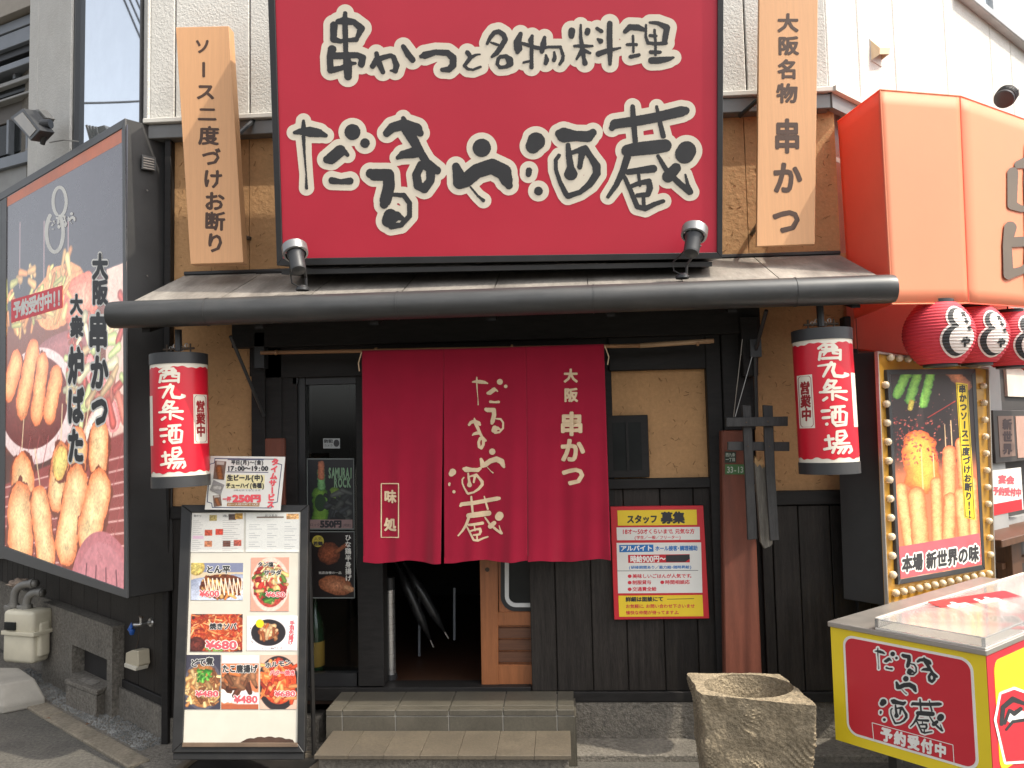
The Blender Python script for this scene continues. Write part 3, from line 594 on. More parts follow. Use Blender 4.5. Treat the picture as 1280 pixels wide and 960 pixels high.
def gut():
    ax = grR-glL; L = np.linalg.norm(ax); n = 96
    m = M(); ts = [0, .004, .012]+list(np.linspace(.03, .97, 28))+[.988, .996, 1]
    rr = [R*.95, R*.985, R]+[R]*28+[R, R*.985, R*.95]
    m.tube([glL+ax*t for t in ts], rr, 40); return m
gutter = gut().build('gutter', m_gutter, ev, smooth=50)
for i in range(4):
    p = glL+(grR-glL)*(.13+.25*i); d_ = (grR-glL)/np.linalg.norm(grR-glL); M().tube([p-d_*.003, p+d_*.003], R+.0025, 40, cap=True).build('joint_band', m_gutter, ev, smooth=50)
# soffit + rafters
sz = .055
M().add([gl-[0, -.02, sz+.02], gr-[0, -.02, sz+.02], wr_-[0, .0, sz+.1], wl-[0, 0, sz+.1]], [(3, 2, 1, 0)]).build('soffit', m_beam, ev)
for i in range(7):
    t0 = .04+i*.153; a = gl+(gr-gl)*t0; b = wl+(wr_-wl)*t0; o_ = np.array([.02, 0, 0]); dz = np.array([0, 0, .05]); lo = np.array([0, .03, .08]); lo2 = np.array([0, 0, .16])
    M().add([a-o_-lo, a+o_-lo, b+o_-lo2, b-o_-lo2, a-o_-lo-dz, a+o_-lo-dz, b+o_-lo2-dz, b-o_-lo2-dz], [(0, 1, 2, 3), (7, 6, 5, 4), (0, 4, 5, 1), (1, 5, 6, 2), (2, 6, 7, 3), (3, 7, 4, 0)]).build('rafter', m_beam, ev)
# stays of the eave
M().tube([at(288, 420, -.42), at(330, 520, -.06)], .009, 6).build('stay', m_blackm, ev)
M().tube([at(958, 388, -.45), at(944, 440, -.2), at(946, 530, -.10)], .010, 6).build('stay', m_blackm, ev)
M().pr(F0, 318, 416, 330, 460, .05, .12).build('stay_bracket', m_blackm, ev)
M().pr(F0, 938, 424, 952, 446, .16, .22).build('stay_bracket', m_blackm, ev)
# right window in the stucco
wn = part(M().pr(F0, 759, 519, 811, 597, .0, .05), 'window', m_beam, bevel=.003)
M().pr(F0, 766, 528, 802, 588, .03, .052).build('pane', m_dkglass, wn)
M().pr(F0, 783, 528, 786, 588, .0525, .06).build('glazing_bar', m_beam, wn)
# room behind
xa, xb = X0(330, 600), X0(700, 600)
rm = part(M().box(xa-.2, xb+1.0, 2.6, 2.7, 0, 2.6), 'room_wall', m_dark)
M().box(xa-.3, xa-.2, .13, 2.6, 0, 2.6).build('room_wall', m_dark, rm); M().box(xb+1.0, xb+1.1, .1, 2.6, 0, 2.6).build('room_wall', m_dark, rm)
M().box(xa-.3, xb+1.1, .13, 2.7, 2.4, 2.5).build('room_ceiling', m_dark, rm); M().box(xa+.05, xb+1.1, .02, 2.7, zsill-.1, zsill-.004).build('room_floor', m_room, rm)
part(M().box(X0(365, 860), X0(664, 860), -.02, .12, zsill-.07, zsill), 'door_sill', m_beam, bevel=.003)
# shop window to the left of the door
sw = part(M().pr(F0, 366, 466, 382, 858, -.06, .0), 'shop_window', m_frame)
M().pr(F0, 446, 466, 478, 858, -.10, .015).build('door_jamb', m_beam, sw, bevel=.003)
M().pr(F0, 382, 466, 446, 480, -.06, -.002).build('frame', m_frame, sw); M().pr(F0, 382, 842, 446, 858, -.06, -.002).build('frame', m_frame, sw)
M().pr(F0, 381, 478, 448, 845, -.045, -.037).build('pane', m_glass, sw)
M().pr(F0, 366, 466, 372, 480, .0, .02).build('corner_block', m_frame, sw)
# sliding door
sd = part(M().pq(F0, [(598, 600), (622, 600), (623, 857), (602, 857)], -.075, -.035), 'sliding_door', m_orange_wood, bevel=.002)
M().pr(F0, 622, 765, 668, 782, -.073, -.040).build('rail', m_orange_wood, sd, bevel=.002); M().pr(F0, 622, 831, 668, 857, -.073, -.040).build('rail', m_orange_wood, sd, bevel=.002)
M().pr(F0, 622, 560, 668, 765, -.07, -.05).build('window_panel', m_orange_wood, sd)
for i in range(3): M().pr(F0, 622, 785+i*15.2, 668, 797.5+i*15.2, -.072, -.048).build('slat', m_slat, sd, bevel=.002)
M().pr(F0, 622, 782, 668, 831, -.075, -.066).build('backing', m_orange_wood, sd)
M().lathe(F0.at(609, 712, -.034), [(0, .004), (.008, .004), (.012, .003), (.0125, 0)], 16, axis=(0, -1, 0)).build('handle', m_brass, sd)
def rr(x0, y0, x1, y1, r, n=6):
    P = []
    for cx, cy, a0 in ((x1-r, y0+r, -90), (x1-r, y1-r, 0), (x0+r, y1-r, 90), (x0+r, y0+r, 180)):
        for i in range(n+1): a = math.radians(a0+90*i/n); P.append((cx+r*math.cos(a), cy+r*math.sin(a)))
    return P
def ring(F, x0, y0, x1, y1, r, w_, t0, t1):
    o = np.array(rr(x0, y0, x1, y1, r)); i_ = np.array(rr(x0+w_, y0+w_, x1-w_, y1-w_, max(r-w_, .5))); n = len(o); m = M()
    A = F.map(t1)(o); Bq = F.map(t1)(i_); C = A-F.n*(t1-t0); D = Bq-F.n*(t1-t0); fs = []
    for k in range(n):
        j = (k+1) % n; fs += [(k, j, n+j, n+k), (k, 2*n+k, 2*n+j, j), (n+k, n+j, 3*n+j, 3*n+k)]
    return m.add(np.concatenate([A, Bq, C, D]), fs)
ring(F0, 626, 600, 690, 764, 18, 6, -.05, -.042).build('window_gasket', m_rubber, sd, smooth=40)
ring(F0, 631, 600, 690, 759, 14, 5, -.05, -.036).build('window_frame', mat('white_enamel', (.6, .6, .58), .3), sd, smooth=40)
M().pq(F0, rr(634, 602, 688, 757, 10), -.052, -.047).build('pane', m_dkglass, sd)
# ------------------------------------------------------------------ left side wall: planks, sill, concrete with niche
ls = part(M().fbox(FL, -3.4, -.0, -.05, 4.9, -.2, -.03), 'side_wall', m_conc)
def La(px, py, t=0): return FL.st(px, py, t)[0]
zp0 = La(97, 760)[1]; zp1 = La(185, 862)[1]
A_ = [0.0]+[La(x, 800)[0] for x in (193, 173.5, 155)]
for a, b in zip(A_[1:], A_): M().fbox(FL, a+.002, b-.002, zp1, 1.4, -.029, .0).build('plank', m_plank, ls, bevel=.003)
B_ = [La(155, 800)[0]]+[La(x, 750)[0] for x in (137, 120, 103.5, 87.5, 72.5, 56)]+[La(41, 750)[0]]
for i in range(9): B_.append(B_[-1]-.13)
for a, b in zip(B_[1:], B_): M().fbox(FL, a+.002, b-.002, zp0, 1.4, -.029, -.008).build('plank', m_plank, ls, bevel=.003)
M().fbox(FL, A_[-1], -.03, zp1-.05, zp1-.002, -.029, .012).build('sill_board', m_beam, ls, bevel=.003)
aN0, aN1 = La(101.6, 830)[0], La(146, 830)[0]; zN0, zN1 = La(125, 850)[1], La(125, 813)[1]; aE = La(64, 800)[0]; aP = La(153, 800)[0]; tC = .06
def cpiece(a0, a1, b0, b1): return M().fbox(FL, a0, a1, b0, b1, -.029, tC)
pieces([cpiece(aE, aN0, -.05, zp0-.01), cpiece(aN1, aP, -.05, zp0-.01), cpiece(aN0, aN1, zN1, zp0-.01), cpiece(aN0, aN1, -.05, zN0)], 'concrete_base', m_conc, ls)
M().fbox(FL, aP, 0, -.05, zp1-.053, -.029, .02).build('concrete_base', m_conc, ls)
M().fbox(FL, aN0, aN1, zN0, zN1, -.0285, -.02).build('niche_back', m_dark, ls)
M().fbox(FL, -3.0, aE, -.05, zp0-.01, -.029, -.0).build('concrete_base', m_conc, ls)
# upper left wall with the tall window
zu = 2.0
uw = part(M().fbox(FU, -2.2, 0, zu, ztop, -.2, -.012), 'side_wall', m_siding)
a0, a1 = FU.st(182, 60)[0][0], FU.st(101, 60)[0][0]; a2 = FU.st(45, 60)[0][0]
M().fbox(FU, a0+.002, 0, zu, ztop, -.011, .012).build('siding_panel', m_siding, uw, bevel=.004)
fr_ = M().fbox(FU, a0-.012, a0, zu, ztop, -.011, .03).build('window', m_frame, uw)
M().fbox(FU, a1-.035, a1, zu, ztop, -.011, .035).build('window_frame', m_frame, uw)
M().fbox(FU, a1, a0-.012, zu, ztop, -.011, .004).build('pane', m_mirror, uw)
am = (FU.st(82, 60)[0][0]); 
for a, b in ((am, a1-.037), (FU.st(56, 60)[0][0], am-.003), (a2, FU.st(56, 60)[0][0]-.003)):
    M().fbox(FU, a, b, zu, ztop, -.011, .05 if a == am else .045).build('siding_panel', m_siding, uw, bevel=.005)

# ------------------------------------------------------------------ neighbouring block at far left
NB = thing('neighbour_building', 'grey neighbouring block with banded balconies behind the floodlight', 'building', tuple(FU.w(-3.2, 0, 0)))
_p = FU.w(a2+.25, 0, -.45); FN = Frame((_p[0], _p[1], 0), -hdir(-1400))
NB_w = M().fbox(FN, -7.0, 0, 0, ztop, -.6, -.3).build('wall', mat('neighbour_wall_shade', (.16, .155, .145), .8, dirt=.3), NB)
def nb(y0, y1, t0, t1, mt, name, x=20, aa=-7.0):
    z0 = FN.st(x, y1, t1)[0][1]; z1 = FN.st(x, y0, t1)[0][1]; return M().fbox(FN, aa, 0, z0, z1, t0, t1).build(name, mt, NB, bevel=.004)
nb(-60, 14, -.3, .1, mat('neighbour_beige', (.30, .27, .23), .8), 'balcony_slab')
nb(24, 36, -.3, .04, m_louvre, 'balcony_panel'); nb(38, 56, -.3, .04, m_louvre, 'balcony_panel')
nb(60, 70, -.3, .0, m_frame, 'balcony_gap_shade'); nb(76, 84, -.3, .09, m_louvre, 'handrail'); nb(98, 103, -.3, .05, m_grey, 'rail'); nb(118, 121, -.3, .05, m_grey, 'rail')  # balcony gap is a solid black strip, its shade put into the colour
nb(103, 117, -.3, .0, m_dkglass, 'window'); nb(124, 150, -.3, -.02, mat('neighbour_beam', (.12, .11, .10), .7), 'beam'); nb(152, 190, -.3, -.02, m_dkglass, 'window')
nb(192, 206, -.3, .06, m_louvre, 'ledge'); nb(208, 700, -.3, .02, m_grey, 'wall_panel')
for x in (8, 32): M().pr(FN, x, 150, x+2.5, 192, -.02, .03).build('mullion', m_louvre, NB)
for x in (16,): M().pr(FN, x, 84, x+3, 98, -.02, .03).build('baluster', m_louvre, NB)
# ================================================================== the big red sign
v_t = np.array([0, -.17, 1.0])
FSg = Frame(at(624, 325, -.45), (1, 0, 0), v_t)
S = thing('shop_sign', 'huge red sign board with black and cream brush lettering above the eave', 'sign', at(624, 335, -.3))
M().pq(FSg, [(331, -110), (905, -110), (903, 323), (346, 332)], -.38, -.012).build('box', m_frame, S, bevel=.01)
M().pq(FSg, [(340, -110), (897.5, -110), (896.5, 315.5), (353, 323)], -.012, 0).build('face', m_signred, S)
for q in ([(331, -110), (340, -110), (353, 323), (346, 332)], [(897.5, -110), (905, -110), (903, 323), (896.5, 315.5)], [(353, 323), (896.5, 315.5), (903, 323), (346, 332)]):
    M().pq(FSg, q, -.012, .012).build('rim', m_frame, S, bevel=.002)
for q in ([(352, 337), (890, 327), (890, 333), (352, 343)],):
    M().pq(FSg, q, -.36, -.02).build('mounting_rail', m_blackm, S)
top = ['kushi', 'ka', 'tsu', 'to', 'mei', 'butsu', 'ryo', 'ri']; low = ['da', 'ru', 'ma', 'ya', 'sake', 'kura']
for row in (top, low):
    shape('lettering_outline', m_cream, S, FSg.map(.001), allS(*[BR[k] for k in row]), .62, 8.4 if row is top else 7.6, .25)
    for k in row: shape('brush_character', m_ink, S, FSg.map(.0025), BR[k], .5, 0, .55)
# ================================================================== cedar boards
def brackets(o, pts):
    for a, b in pts: M().tube([a, (a+b)/2+np.array([0, 0, .0]), b], .013, 6).build('bracket', m_blackm, o)
FBd = Frame((0, -.30, 0), (1, 0, 0))
b1 = thing('hanging_board', 'narrow cedar board with brown lettering left of the red sign', 'sign', FBd.at(270, 330))
M().pq(FBd, [(219.5, 34), (286, 32.5), (304, 328), (238, 330)], -.07, 0).build('board', m_board, b1, bevel=.002)
t1 = 'ソース二度づけお断り'
I = Ink(); cs = [('ソ', 253, 58, 20, 20), ('ー', 254, 87, 22, 22), ('ス', 257, 115, 25, 22), ('二', 259, 143, 24, 20), ('度', 261, 170, 26, 24), ('づ', 264, 197, 24, 24), ('け', 266, 224, 25, 25), ('お', 268, 252, 26, 25), ('断', 268.5, 277, 26, 24), ('り', 269, 304, 26, 26)]
for c, x, y, w_, h_ in cs: I.ch(c, x, y, w_*1.04, h_*1.03, rot='v' if c == 'ー' else .02, bold=.038)
I.chars('character', m_boardtxt, b1, FBd.mapk(.001))
brackets(b1, [(FBd.at(286, 178, -.02), at(318, 150, -.06)), (FBd.at(288, 292, -.02), at(312, 298, -.0))])
b2 = thing('hanging_board', 'narrow cedar board with brown lettering right of the red sign', 'sign', FBd.at(980, 305))
M().pq(FBd, [(949, -12), (1022.5, -12), (1018.5, 305), (946, 308)], -.03, 0).build('board', m_board, b2, bevel=.002)
I = Ink(); cs = [('大', 985, 29, 28, 25), ('阪', 985.5, 57.5, 28, 25), ('名', 984.5, 87, 27, 26), ('物', 984, 117, 28, 26), ('串', 984, 171, 36, 46), ('か', 984, 223, 39, 44), ('つ', 983, 276, 39, 42)]
for c, x, y, w_, h_ in cs: I.ch(c, x, y, w_*.98, h_*.98, bold=.04)
I.chars('character', m_boardtxt, b2, FBd.mapk(.001))
brackets(b2, [(FBd.at(950, 122, -.02), at(925, 145, -.06)), (FBd.at(948, 280, -.02), at(940, 292, 0))])
# ================================================================== two spotlights on the eave
def spot(name, label, px, py, bx, by, dx):
    c = at(px, py, -.62); b = at(bx, by, -.52); o = thing(name, label, 'spotlight', b, 'spotlights on the eave aimed at the red sign')
    ax = np.array([dx, .30, .62]); ax /= np.linalg.norm(ax)
    M().lathe(c, [(.0, -.075), (.034, -.07), (.038, -.06), (.038, .02), (.044, .03), (.046, .045)], 24, axis=ax).build('body', m_blackm, o, smooth=40)
    M().lathe(c, [(.052, .036), (.062, .038), (.064, .05), (.064, .085), (.058, .088), (.055, .075), (.048, .06)], 28, axis=ax).build('ring', mat('spot_ring_grey', (.28, .28, .28), .35, metal=.6), o, smooth=40)
    M().lathe(c, [(.0, .070), (.047, .072)], 20, axis=ax).build('lens', m_dkglass, o)
    for k in range(3):
        a = np.array([math.cos(2.1*k), math.sin(2.1*k), 0]); a -= ax*(a@ax); a /= np.linalg.norm(a); M().tube([c+a*.043+ax*.03, c+a*.056+ax*.055], .004, 5).build('fin', m_blackm, o)
    M().tube([b+[.02, 0, .01], b+[.022, -.01, .06], c+np.array([.036, 0, -.015])], .007, 6).build('yoke', m_blackm, o)
    M().lathe(b, [(0, .02), (.022, .02), (.026, .014), (.032, .010), (.034, -.004)], 18).build('base', m_blackm, o, smooth=40)
    pts = [b+[-.01, -.02, .012], b+[-.045, -.03, .03], b+[-.05, -.03, .07], c+np.array([-.03, -.02, -.03]), c-ax*.04]; M().tube(pts, .004, 6).build('cable', m_rubber, o)
    return o
spot('spotlight', 'black spotlight on the eave at the left corner of the red sign', 371, 325, 378, 362, -.20)
spot('spotlight', 'black spotlight on the eave at the right corner of the red sign', 866, 303, 853, 347, .16)
# ================================================================== short curtain at the door
FNr = Frame((0, -.24, 0), (1, 0, 0))
rod = thing('curtain_rod', 'bamboo rod holding the crimson curtain under the eave', 'rod', FNr.at(600, 438))
M().tube([FNr.at(326, 441), FNr.at(800, 432)], .0105, 10).build('rod', m_bamboo, rod, smooth=True)
M().tube([FNr.at(800, 432), FNr.at(892, 426)], .013, 10).build('bare_end', mat('pale_bamboo', (.42, .27, .15), .5, var=.2, grain=(1, 10, 10)), rod, smooth=True)
for x in (345, 470, 640, 872): p = FNr.at(x, 441-(x-326)*.022); M().tube([p-[.006, 0, 0], p+[.006, 0, 0]], .0145, 10).build('knot', m_bamboo, rod)
nr = thing('door_curtain', 'crimson three-panel shop curtain with cream lettering over the doorway', 'curtain', FNr.at(606, 702), None)
XL, XR = FNr.st(452, 438)[0][0], FNr.st(762, 700)[0][0]
def fold(a, b, ztop_=FNr.st(600, 436)[0][1]):
    v = np.clip((ztop_-b)/1.15, 0, 1.2); x = (a-XL)/(XR-XL)
    return .016+v*(.016*np.sin(x*19+.8+v*.5)+.010*np.sin(x*43+1.0)+.006*np.sin(x*80+v*3))+.012*v**2+.002*np.sin(v*40+x*9)*(1-v)
def clothmap(off):
    def f(uv, k=None):
        q = FNr.st(uv[:, 0], uv[:, 1], .02); t = fold(q[:, 0], q[:, 1])+off
        if k is not None: t = t+k
        return FNr.P+FNr.u*q[:, :1]+FNr.v*q[:, 1:]+FNr.n*t[:, None]
    return f
cm = clothmap(0)
for q in ([(452, 438), (554.5, 436), (552, 702.5), (456, 702)], [(554, 436), (657.5, 433), (659.5, 701), (556, 702)], [(657, 433), (755, 430), (763, 699.5), (660, 702.5)]):
    q = np.array(q, float)
    def pf(U, V, q=q, back=0):
        U = U[:, None]; V = V[:, None]; p = q[0]*(1-U)*(1-V)+q[1]*U*(1-V)+q[2]*U*V+q[3]*(1-U)*V
        p = p+np.stack([0*U[:, 0], V[:, 0]**6*1.6*np.sin(U[:, 0]*9+q[0, 0])], 1); return cm(p)+FNr.n*back
    pn = M().grid(pf, 46, 90).build('panel', m_noren, nr, smooth=True)
    so_ = pn.modifiers.new('thickness', 'SOLIDIFY'); so_.thickness = .0016; so_.offset = 1
    M().grid(lambda U, V: pf(U, 1-.028+V*.028, back=.0022), 46, 2).build('hem', m_noren, pn, smooth=True)
for sx_, x, y, dx in ((1, 452, 440, -4), (1, 756, 432, 5)):
    M().tube([FNr.at(x, y, .03), FNr.at(x+dx, y+14, .03), FNr.at(x+dx*.7, y+24, .03)], .003, 5).build('tie_string', m_clothink, nr)
# lettering of the curtain
I = Ink(); I.ch('味', 488, 621, 16, 17, bold=.045); I.ch('処', 488, 656, 16, 17, bold=.045)
for c, x, y, w_ in (('大', 713.4, 470, 18), ('阪', 713.7, 494, 18), ('串', 714.5, 530.5, 31), ('か', 715.5, 563.5, 32), ('つ', 716.5, 595, 31)): I.ch(c, x, y, w_, bold=.045)
I.chars('character', m_clothink, nr, clothmap(.0035))
shape('lettering_frame', m_clothink, nr, clothmap(.0035), [[(477, 604.5, .65), (498.5, 604.5, .65), (498.5, 671.5, .65), (477, 671.5, .65), (477, 604.5, .65)]], .5)
for k, bb in (('da', (589.6, 470.8, 635, 506.8)), ('ru', (604.7, 509, 630.3, 542.7)), ('ma', (584.8, 521.9, 608.3, 562.6)), ('ya', (599, 560, 632, 592)), ('sake', (560, 583, 605, 618.5)), ('kura', (572, 619.5, 631, 677))):
    shape('brush_character', m_clothink, nr, clothmap(.0035), fit(BR[k], *bb, k=.84), .42, 0, .2, run=6)
# ================================================================== tall red lanterns under the eave
def cyl_lantern(label, top, bot, Yc, R, mirror, txt_dx, lab_dx, second_dx):
    T = at(*top, Yc); Bt = at(*bot, Yc); ax = T-Bt; H = np.linalg.norm(ax); ax /= H
    u = np.cross(np.array([0, 1.0, 0]), ax); u /= np.linalg.norm(u); F = Frame(Bt, u, ax)
    o = thing('tall_lantern', label, 'lantern', Bt, 'tall red lanterns hanging under the eave')
    M().lathe(Bt, [(R*.5, .0), (R, 0), (R, H)], 40, axis=ax).build('shade', m_lanwhite, o, smooth=40)
    for nm, h0, h1 in (('cap', H-.056, H), ('cap', 0, .056)):
        M().lathe(Bt, [(R*.2, h0), (R+.004, h0), (R+.004, h1), (R*.96, h1+.001), (R*.93, h1-.012), (R*.2, h1-.012)], 40, axis=ax).build(nm, m_blackm, o, smooth=40)
    fwd = F.n; dc = CAM-Bt; thv = math.atan2(dc@F.u, dc@fwd)      # the side turned to the street
    def cp(th, h, r): return F.P+F.v*h[:, None]+(F.u*np.sin(th)[:, None]+fwd*np.cos(th)[:, None])*r
    def red(U, V):
        th = (U*2-1)*math.pi; lo = .056+.020+.004*np.sin(th*7)+.003*np.sin(th*17+1); hi = H-.056-.020-.004*np.sin(th*6+2)-.0025*np.sin(th*19)
        return cp(th, lo+(hi-lo)*V, R+.0009)
    M().grid(red, 120, 6).build('red_wrap', m_lanred, o, smooth=True)
    def cmap(e, dth=0.0):
        def f(uv, k=None):
            tt = (uv[:, 1]-top[1])/(bot[1]-top[1]); s_ = np.clip((uv[:, 0]-(top[0]+(bot[0]-top[0])*tt))/36.3, -.97, .97); th = np.arcsin(s_)+thv
            r = R+e+(0 if k is None else k); return F.P+F.v*(H*(1-tt))[:, None]+(F.u*np.sin(th)[:, None]+fwd*np.cos(th)[:, None])*(r if np.isscalar(r) else r[:, None])
        return f
    cx, cy = (top[0]+bot[0])/2, (top[1]+bot[1])/2; lean = (bot[0]-top[0])/(bot[1]-top[1])
    sc = (bot[1]-top[1])/164.0
    def f(x, y): yy = cy+(y-525.5)*sc*.93; return (cx+(x-224.5)*sc+txt_dx+lean*(yy-cy), yy)
    for k in ('nishi', 'kyu', 'jo', 'sake', 'ba'): shape('brush_character', m_lanwhite, o, cmap(.0022), xf(LAN[k], f, sc*.92), .4, 0, 0, run=4)
    for dx in (lab_dx,):
        def g(x, y): yy = cy+y*sc; return (cx+(x+dx)*sc+lean*(yy-cy), yy)
        q = np.array([g(-8.5, -28), g(-5, -31), (g(5, -31)), g(8.5, -28), g(8.5, 28), g(5, 31), g(-5, 31), g(-8.5, 28)])
        n = 14; V = []; Fc = []
        for j in range(n+1):
            for i in range(7): V.append(g(-8.5+17*i/6, -30+60*j/n))
        Fc = [(j*7+i, (j+1)*7+i, (j+1)*7+i+1, j*7+i+1) for j in range(n) for i in range(6)]
        M().add(cmap(.0018)(np.array(V)), Fc).build('notice_patch', m_lanwhite, o)
        shape('patch_border', m_lanink, o, cmap(.0026), [[(*g(a, b), .28) for a, b in ((-7, -26), (-5, -28.5), (5, -28.5), (7, -26), (7, 26), (5, 28.5), (-5, 28.5), (-7, 26), (-7, -26))]], .3)
        I = Ink()
        for c, yy in (('営', -15), ('業', 0), ('中', 15)): x, y = g(0, yy); I.ch(c, x, y, 11.5*sc, 15*sc, bold=.05)
        I.build('lettering', m_lanink, o, cmap(.0026))
    # the same notice again round the side
    th0 = second_dx; n = 10; U, V = np.meshgrid(np.linspace(-.26, .26, 8), np.linspace(-.5, .5, n)); 
    M().add(cp(U.ravel()+th0, H/2+V.ravel()*H*.37, R+.0018), [(j*8+i, j*8+i+1, (j+1)*8+i+1, (j+1)*8+i) for j in range(n-1) for i in range(7)]).build('notice_patch', m_lanwhite, o)
    for s_ in (-1, 1): p = Bt+ax*H+u*R*.45*s_; M().tube([p-ax*.01, p+ax*.03, p+ax*.055], .005, 6).build('hook', m_brass, o)
    M().tube([Bt+ax*(H+.03)-u*R*.6, Bt+ax*(H+.03)+u*R*.6], .006, 6).build('handle_bar', m_brass, o)
    M().tube([Bt+ax*(H+.02), Bt+ax*(H+.13)], .018, 8).build('hanger', m_blackm, o)
    for k in range(5):
        c = Bt+ax*(H+.035+.012*math.sin(k*2))+u*(R*.15*(k-2)); n_ = 10
        M().tube([c+np.array([.008*math.cos(2*math.pi*i/n_), 0, .011*math.sin(2*math.pi*i/n_)]) for i in range(n_+1)], .0022, 5, cap=False).build('chain_link', m_silver, o)
    return o
cyl_lantern('tall red lantern hanging beside the big food poster at left', (223.5, 443.5), (226.5, 608), -.50, .138, 1, 0, 25, -.92)
cyl_lantern('tall red lantern hanging beside the orange awning at right', (1026.5, 413), (1037, 591.5), -.50, .138, -1, 21, -21, .98)
# ================================================================== light box with the giant food poster on the left wall
tS = .2
for _i in range(40):                      # the case ends flush with the wall corner
    tS += .01
    if FL.st(157, 450, tS)[0][0] > -.004: break
FS = Frame(FL.P+FL.n*tS, FL.u, FL.v)
lb = thing('poster_light_box', 'large dark grey light box with fried skewer poster on the left wall', 'sign', FS.w(-1, .9))
lq = [(-40, 265), (156, 147.5), (158.5, 748), (-40, 671)]
m_boxg = mat('box_dark_grey', (.028, .028, .028), .4, var=.12, dirt=.2, dirtcol=(.09, .085, .08))
M().pq(FS, lq, -(tS-.006), -.004).build('case', m_boxg, lb, bevel=.006)
m_boxedge = mat('box_edge_grey', (.09, .09, .09), .45, var=.1)
pq_ = [(8, 246), (152.5, 160), (155, 737), (5, 682)]
for q in ([lq[0], lq[1], (152.5, 160), (-40, 274)], [(152.5, 160), lq[1], lq[2], (155, 737)], [(-40, 667), (155, 737), lq[2], (-40, 684)], [(2, 250), (8, 246), (5, 684), (-1, 682)], [(-40, 274), (2, 250), (-1, 682), (-40, 667)]):
    M().pq(FS, q, -.004, .008).build('frame', m_boxedge, lb, bevel=.002)
pw_, ph_ = 280, 420
PR = Print(pw_, ph_, (58, 54, 60))
cq = FS.st(np.array([p[0] for p in pq_]), np.array([p[1] for p in pq_]))
pa0, pa1 = cq[:, 0].min(), cq[:, 0].max(); pb0, pb1 = cq[:, 1].min(), cq[:, 1].max()
def C(x, y): a, b = FS.st(x, y)[0]; return ((a-pa0)/(pa1-pa0)*pw_, (pb1-b)/(pb1-pb0)*ph_)
KR = pw_/150.0
def capP(x0, y0, x1, y1, r, c1, c2, **k):       # extreme points of a fried piece in the photograph
    rc = (C((x0+x1)/2+r, y0)[0]-C((x0+x1)/2-r, y0)[0])/2; a = C(x0, y0); b = C(x1, y1); PR.cap(a[0], a[1]+rc+1.5, b[0]+1.5, b[1]-rc+1.5, rc*1.1, (96, 44, 34), (120, 58, 44), tex=.05); PR.cap(a[0], a[1]+rc, b[0], b[1]-rc, rc, c1, c2, rough=.14, **k)
PR.put(np.clip((PR.Y-C(80, 372)[1]-8*np.sin(PR.X*.05))/25+.5, 0, 1)*.9, (132, 70, 54))
a = C(152, 400); PR.rect(a[0]-28, C(150, 330)[1], pw_, ph_, (236, 196, 178), .1)
PR.put(np.clip((PR.Y-C(60, 560)[1])/8, 0, 1)*np.clip((C(60, 620)[1]-PR.Y)/8, 0, 1), (92, 58, 52))
for i in range(3): a = C(25+i*30, 300); PR.line(a[0], a[1]-20, a[0]+2, a[1]+55, .8, (190, 150, 150))
a = C(72, 372); PR.ell(a[0], a[1], 62, 32, (246, 214, 150), (232, 150, 96), tex=.25, rough=.25); a = C(95, 372); PR.ell(a[0]+10, a[1]+3, 38, 26, (250, 190, 160), (226, 110, 84), tex=.25, rough=.25)
a = C(85, 430); PR.ell(a[0], a[1], 75, 14, (190, 120, 120), (150, 90, 90))
a = C(42, 500); PR.ell(a[0], a[1]+6, 100, 62, (250, 236, 228), (236, 206, 200)); PR.ell(a[0]-4, a[1]+2, 86, 50, (140, 66, 56), (110, 46, 42))
for x0, y0, x1, y1, r in ((20, 436, 12, 502, 8), (41, 424, 28, 524, 8.5), (53, 440, 46, 532, 7.5), (70, 456, 62, 530, 8)): capP(x0, y0, x1, y1, r, (255, 196, 130), (232, 112, 62))
a = C(125, 470); PR.cap(a[0]-20, a[1]-10, a[0]+26, a[1]+40, 12, (255, 200, 190), (236, 120, 120)); PR.cap(a[0]-30, a[1]+60, a[0]+10, a[1]+20, 9, (250, 240, 220), (240, 170, 160))
for bx, cc_, r_b, nb_ in (((C(85, 395)[0], C(90, 400)[1], pw_, C(90, 520)[1]), [(250, 236, 190), (226, 130, 110), (240, 200, 150), (200, 90, 80), (214, 224, 150)], 6, 60), ((0, C(10, 350)[1], C(90, 350)[0], C(60, 400)[1]), [(246, 214, 140), (230, 150, 90), (250, 190, 120), (214, 206, 120)], 5, 70)): PR.bits(nb_, bx, cc_, r_b, 31, 2.2)
a0_, a1_ = C(10, 602), C(150, 540); PR.put(np.clip((PR.Y-(a0_[1]+(PR.X-a0_[0])*(a1_[1]-a0_[1])/(a1_[0]-a0_[0])))/2, 0, 1), (150, 70, 66))
for i in range(22): y0 = a0_[1]+i*11; PR.line(0, y0+8, pw_, y0-30, .7, (235, 180, 170))
for i in range(12): x0 = i*22; PR.line(x0, ph_, x0+60, a1_[1], .6, (170, 80, 80))
for x0, y0, x1, y1 in ((30, 524, 26, 585), (44, 560, 50, 605), (78, 505, 76, 560), (112, 500, 106, 540)): a = C(x0, y0); b = C(x1, y1); PR.line(*a, *b, 1.0, (236, 206, 160))
for x0, y0, x1, y1, r in ((124, 522, 122, 596, 12), (97, 534, 96, 600, 12), (76, 552, 70, 640, 11), (29, 588, 27, 634, 14), (26, 628, 25, 680, 16), (50, 606, 57, 716, 11.5), (96, 578, 82, 706, 13.5), (124, 584, 110, 694, 14)): capP(x0, y0, x1, y1, r, (255, 222, 160), (236, 122, 70), tex=.30)
capP(77, 556, 74, 600, 8, (236, 220, 130), (226, 170, 90), tex=.3)
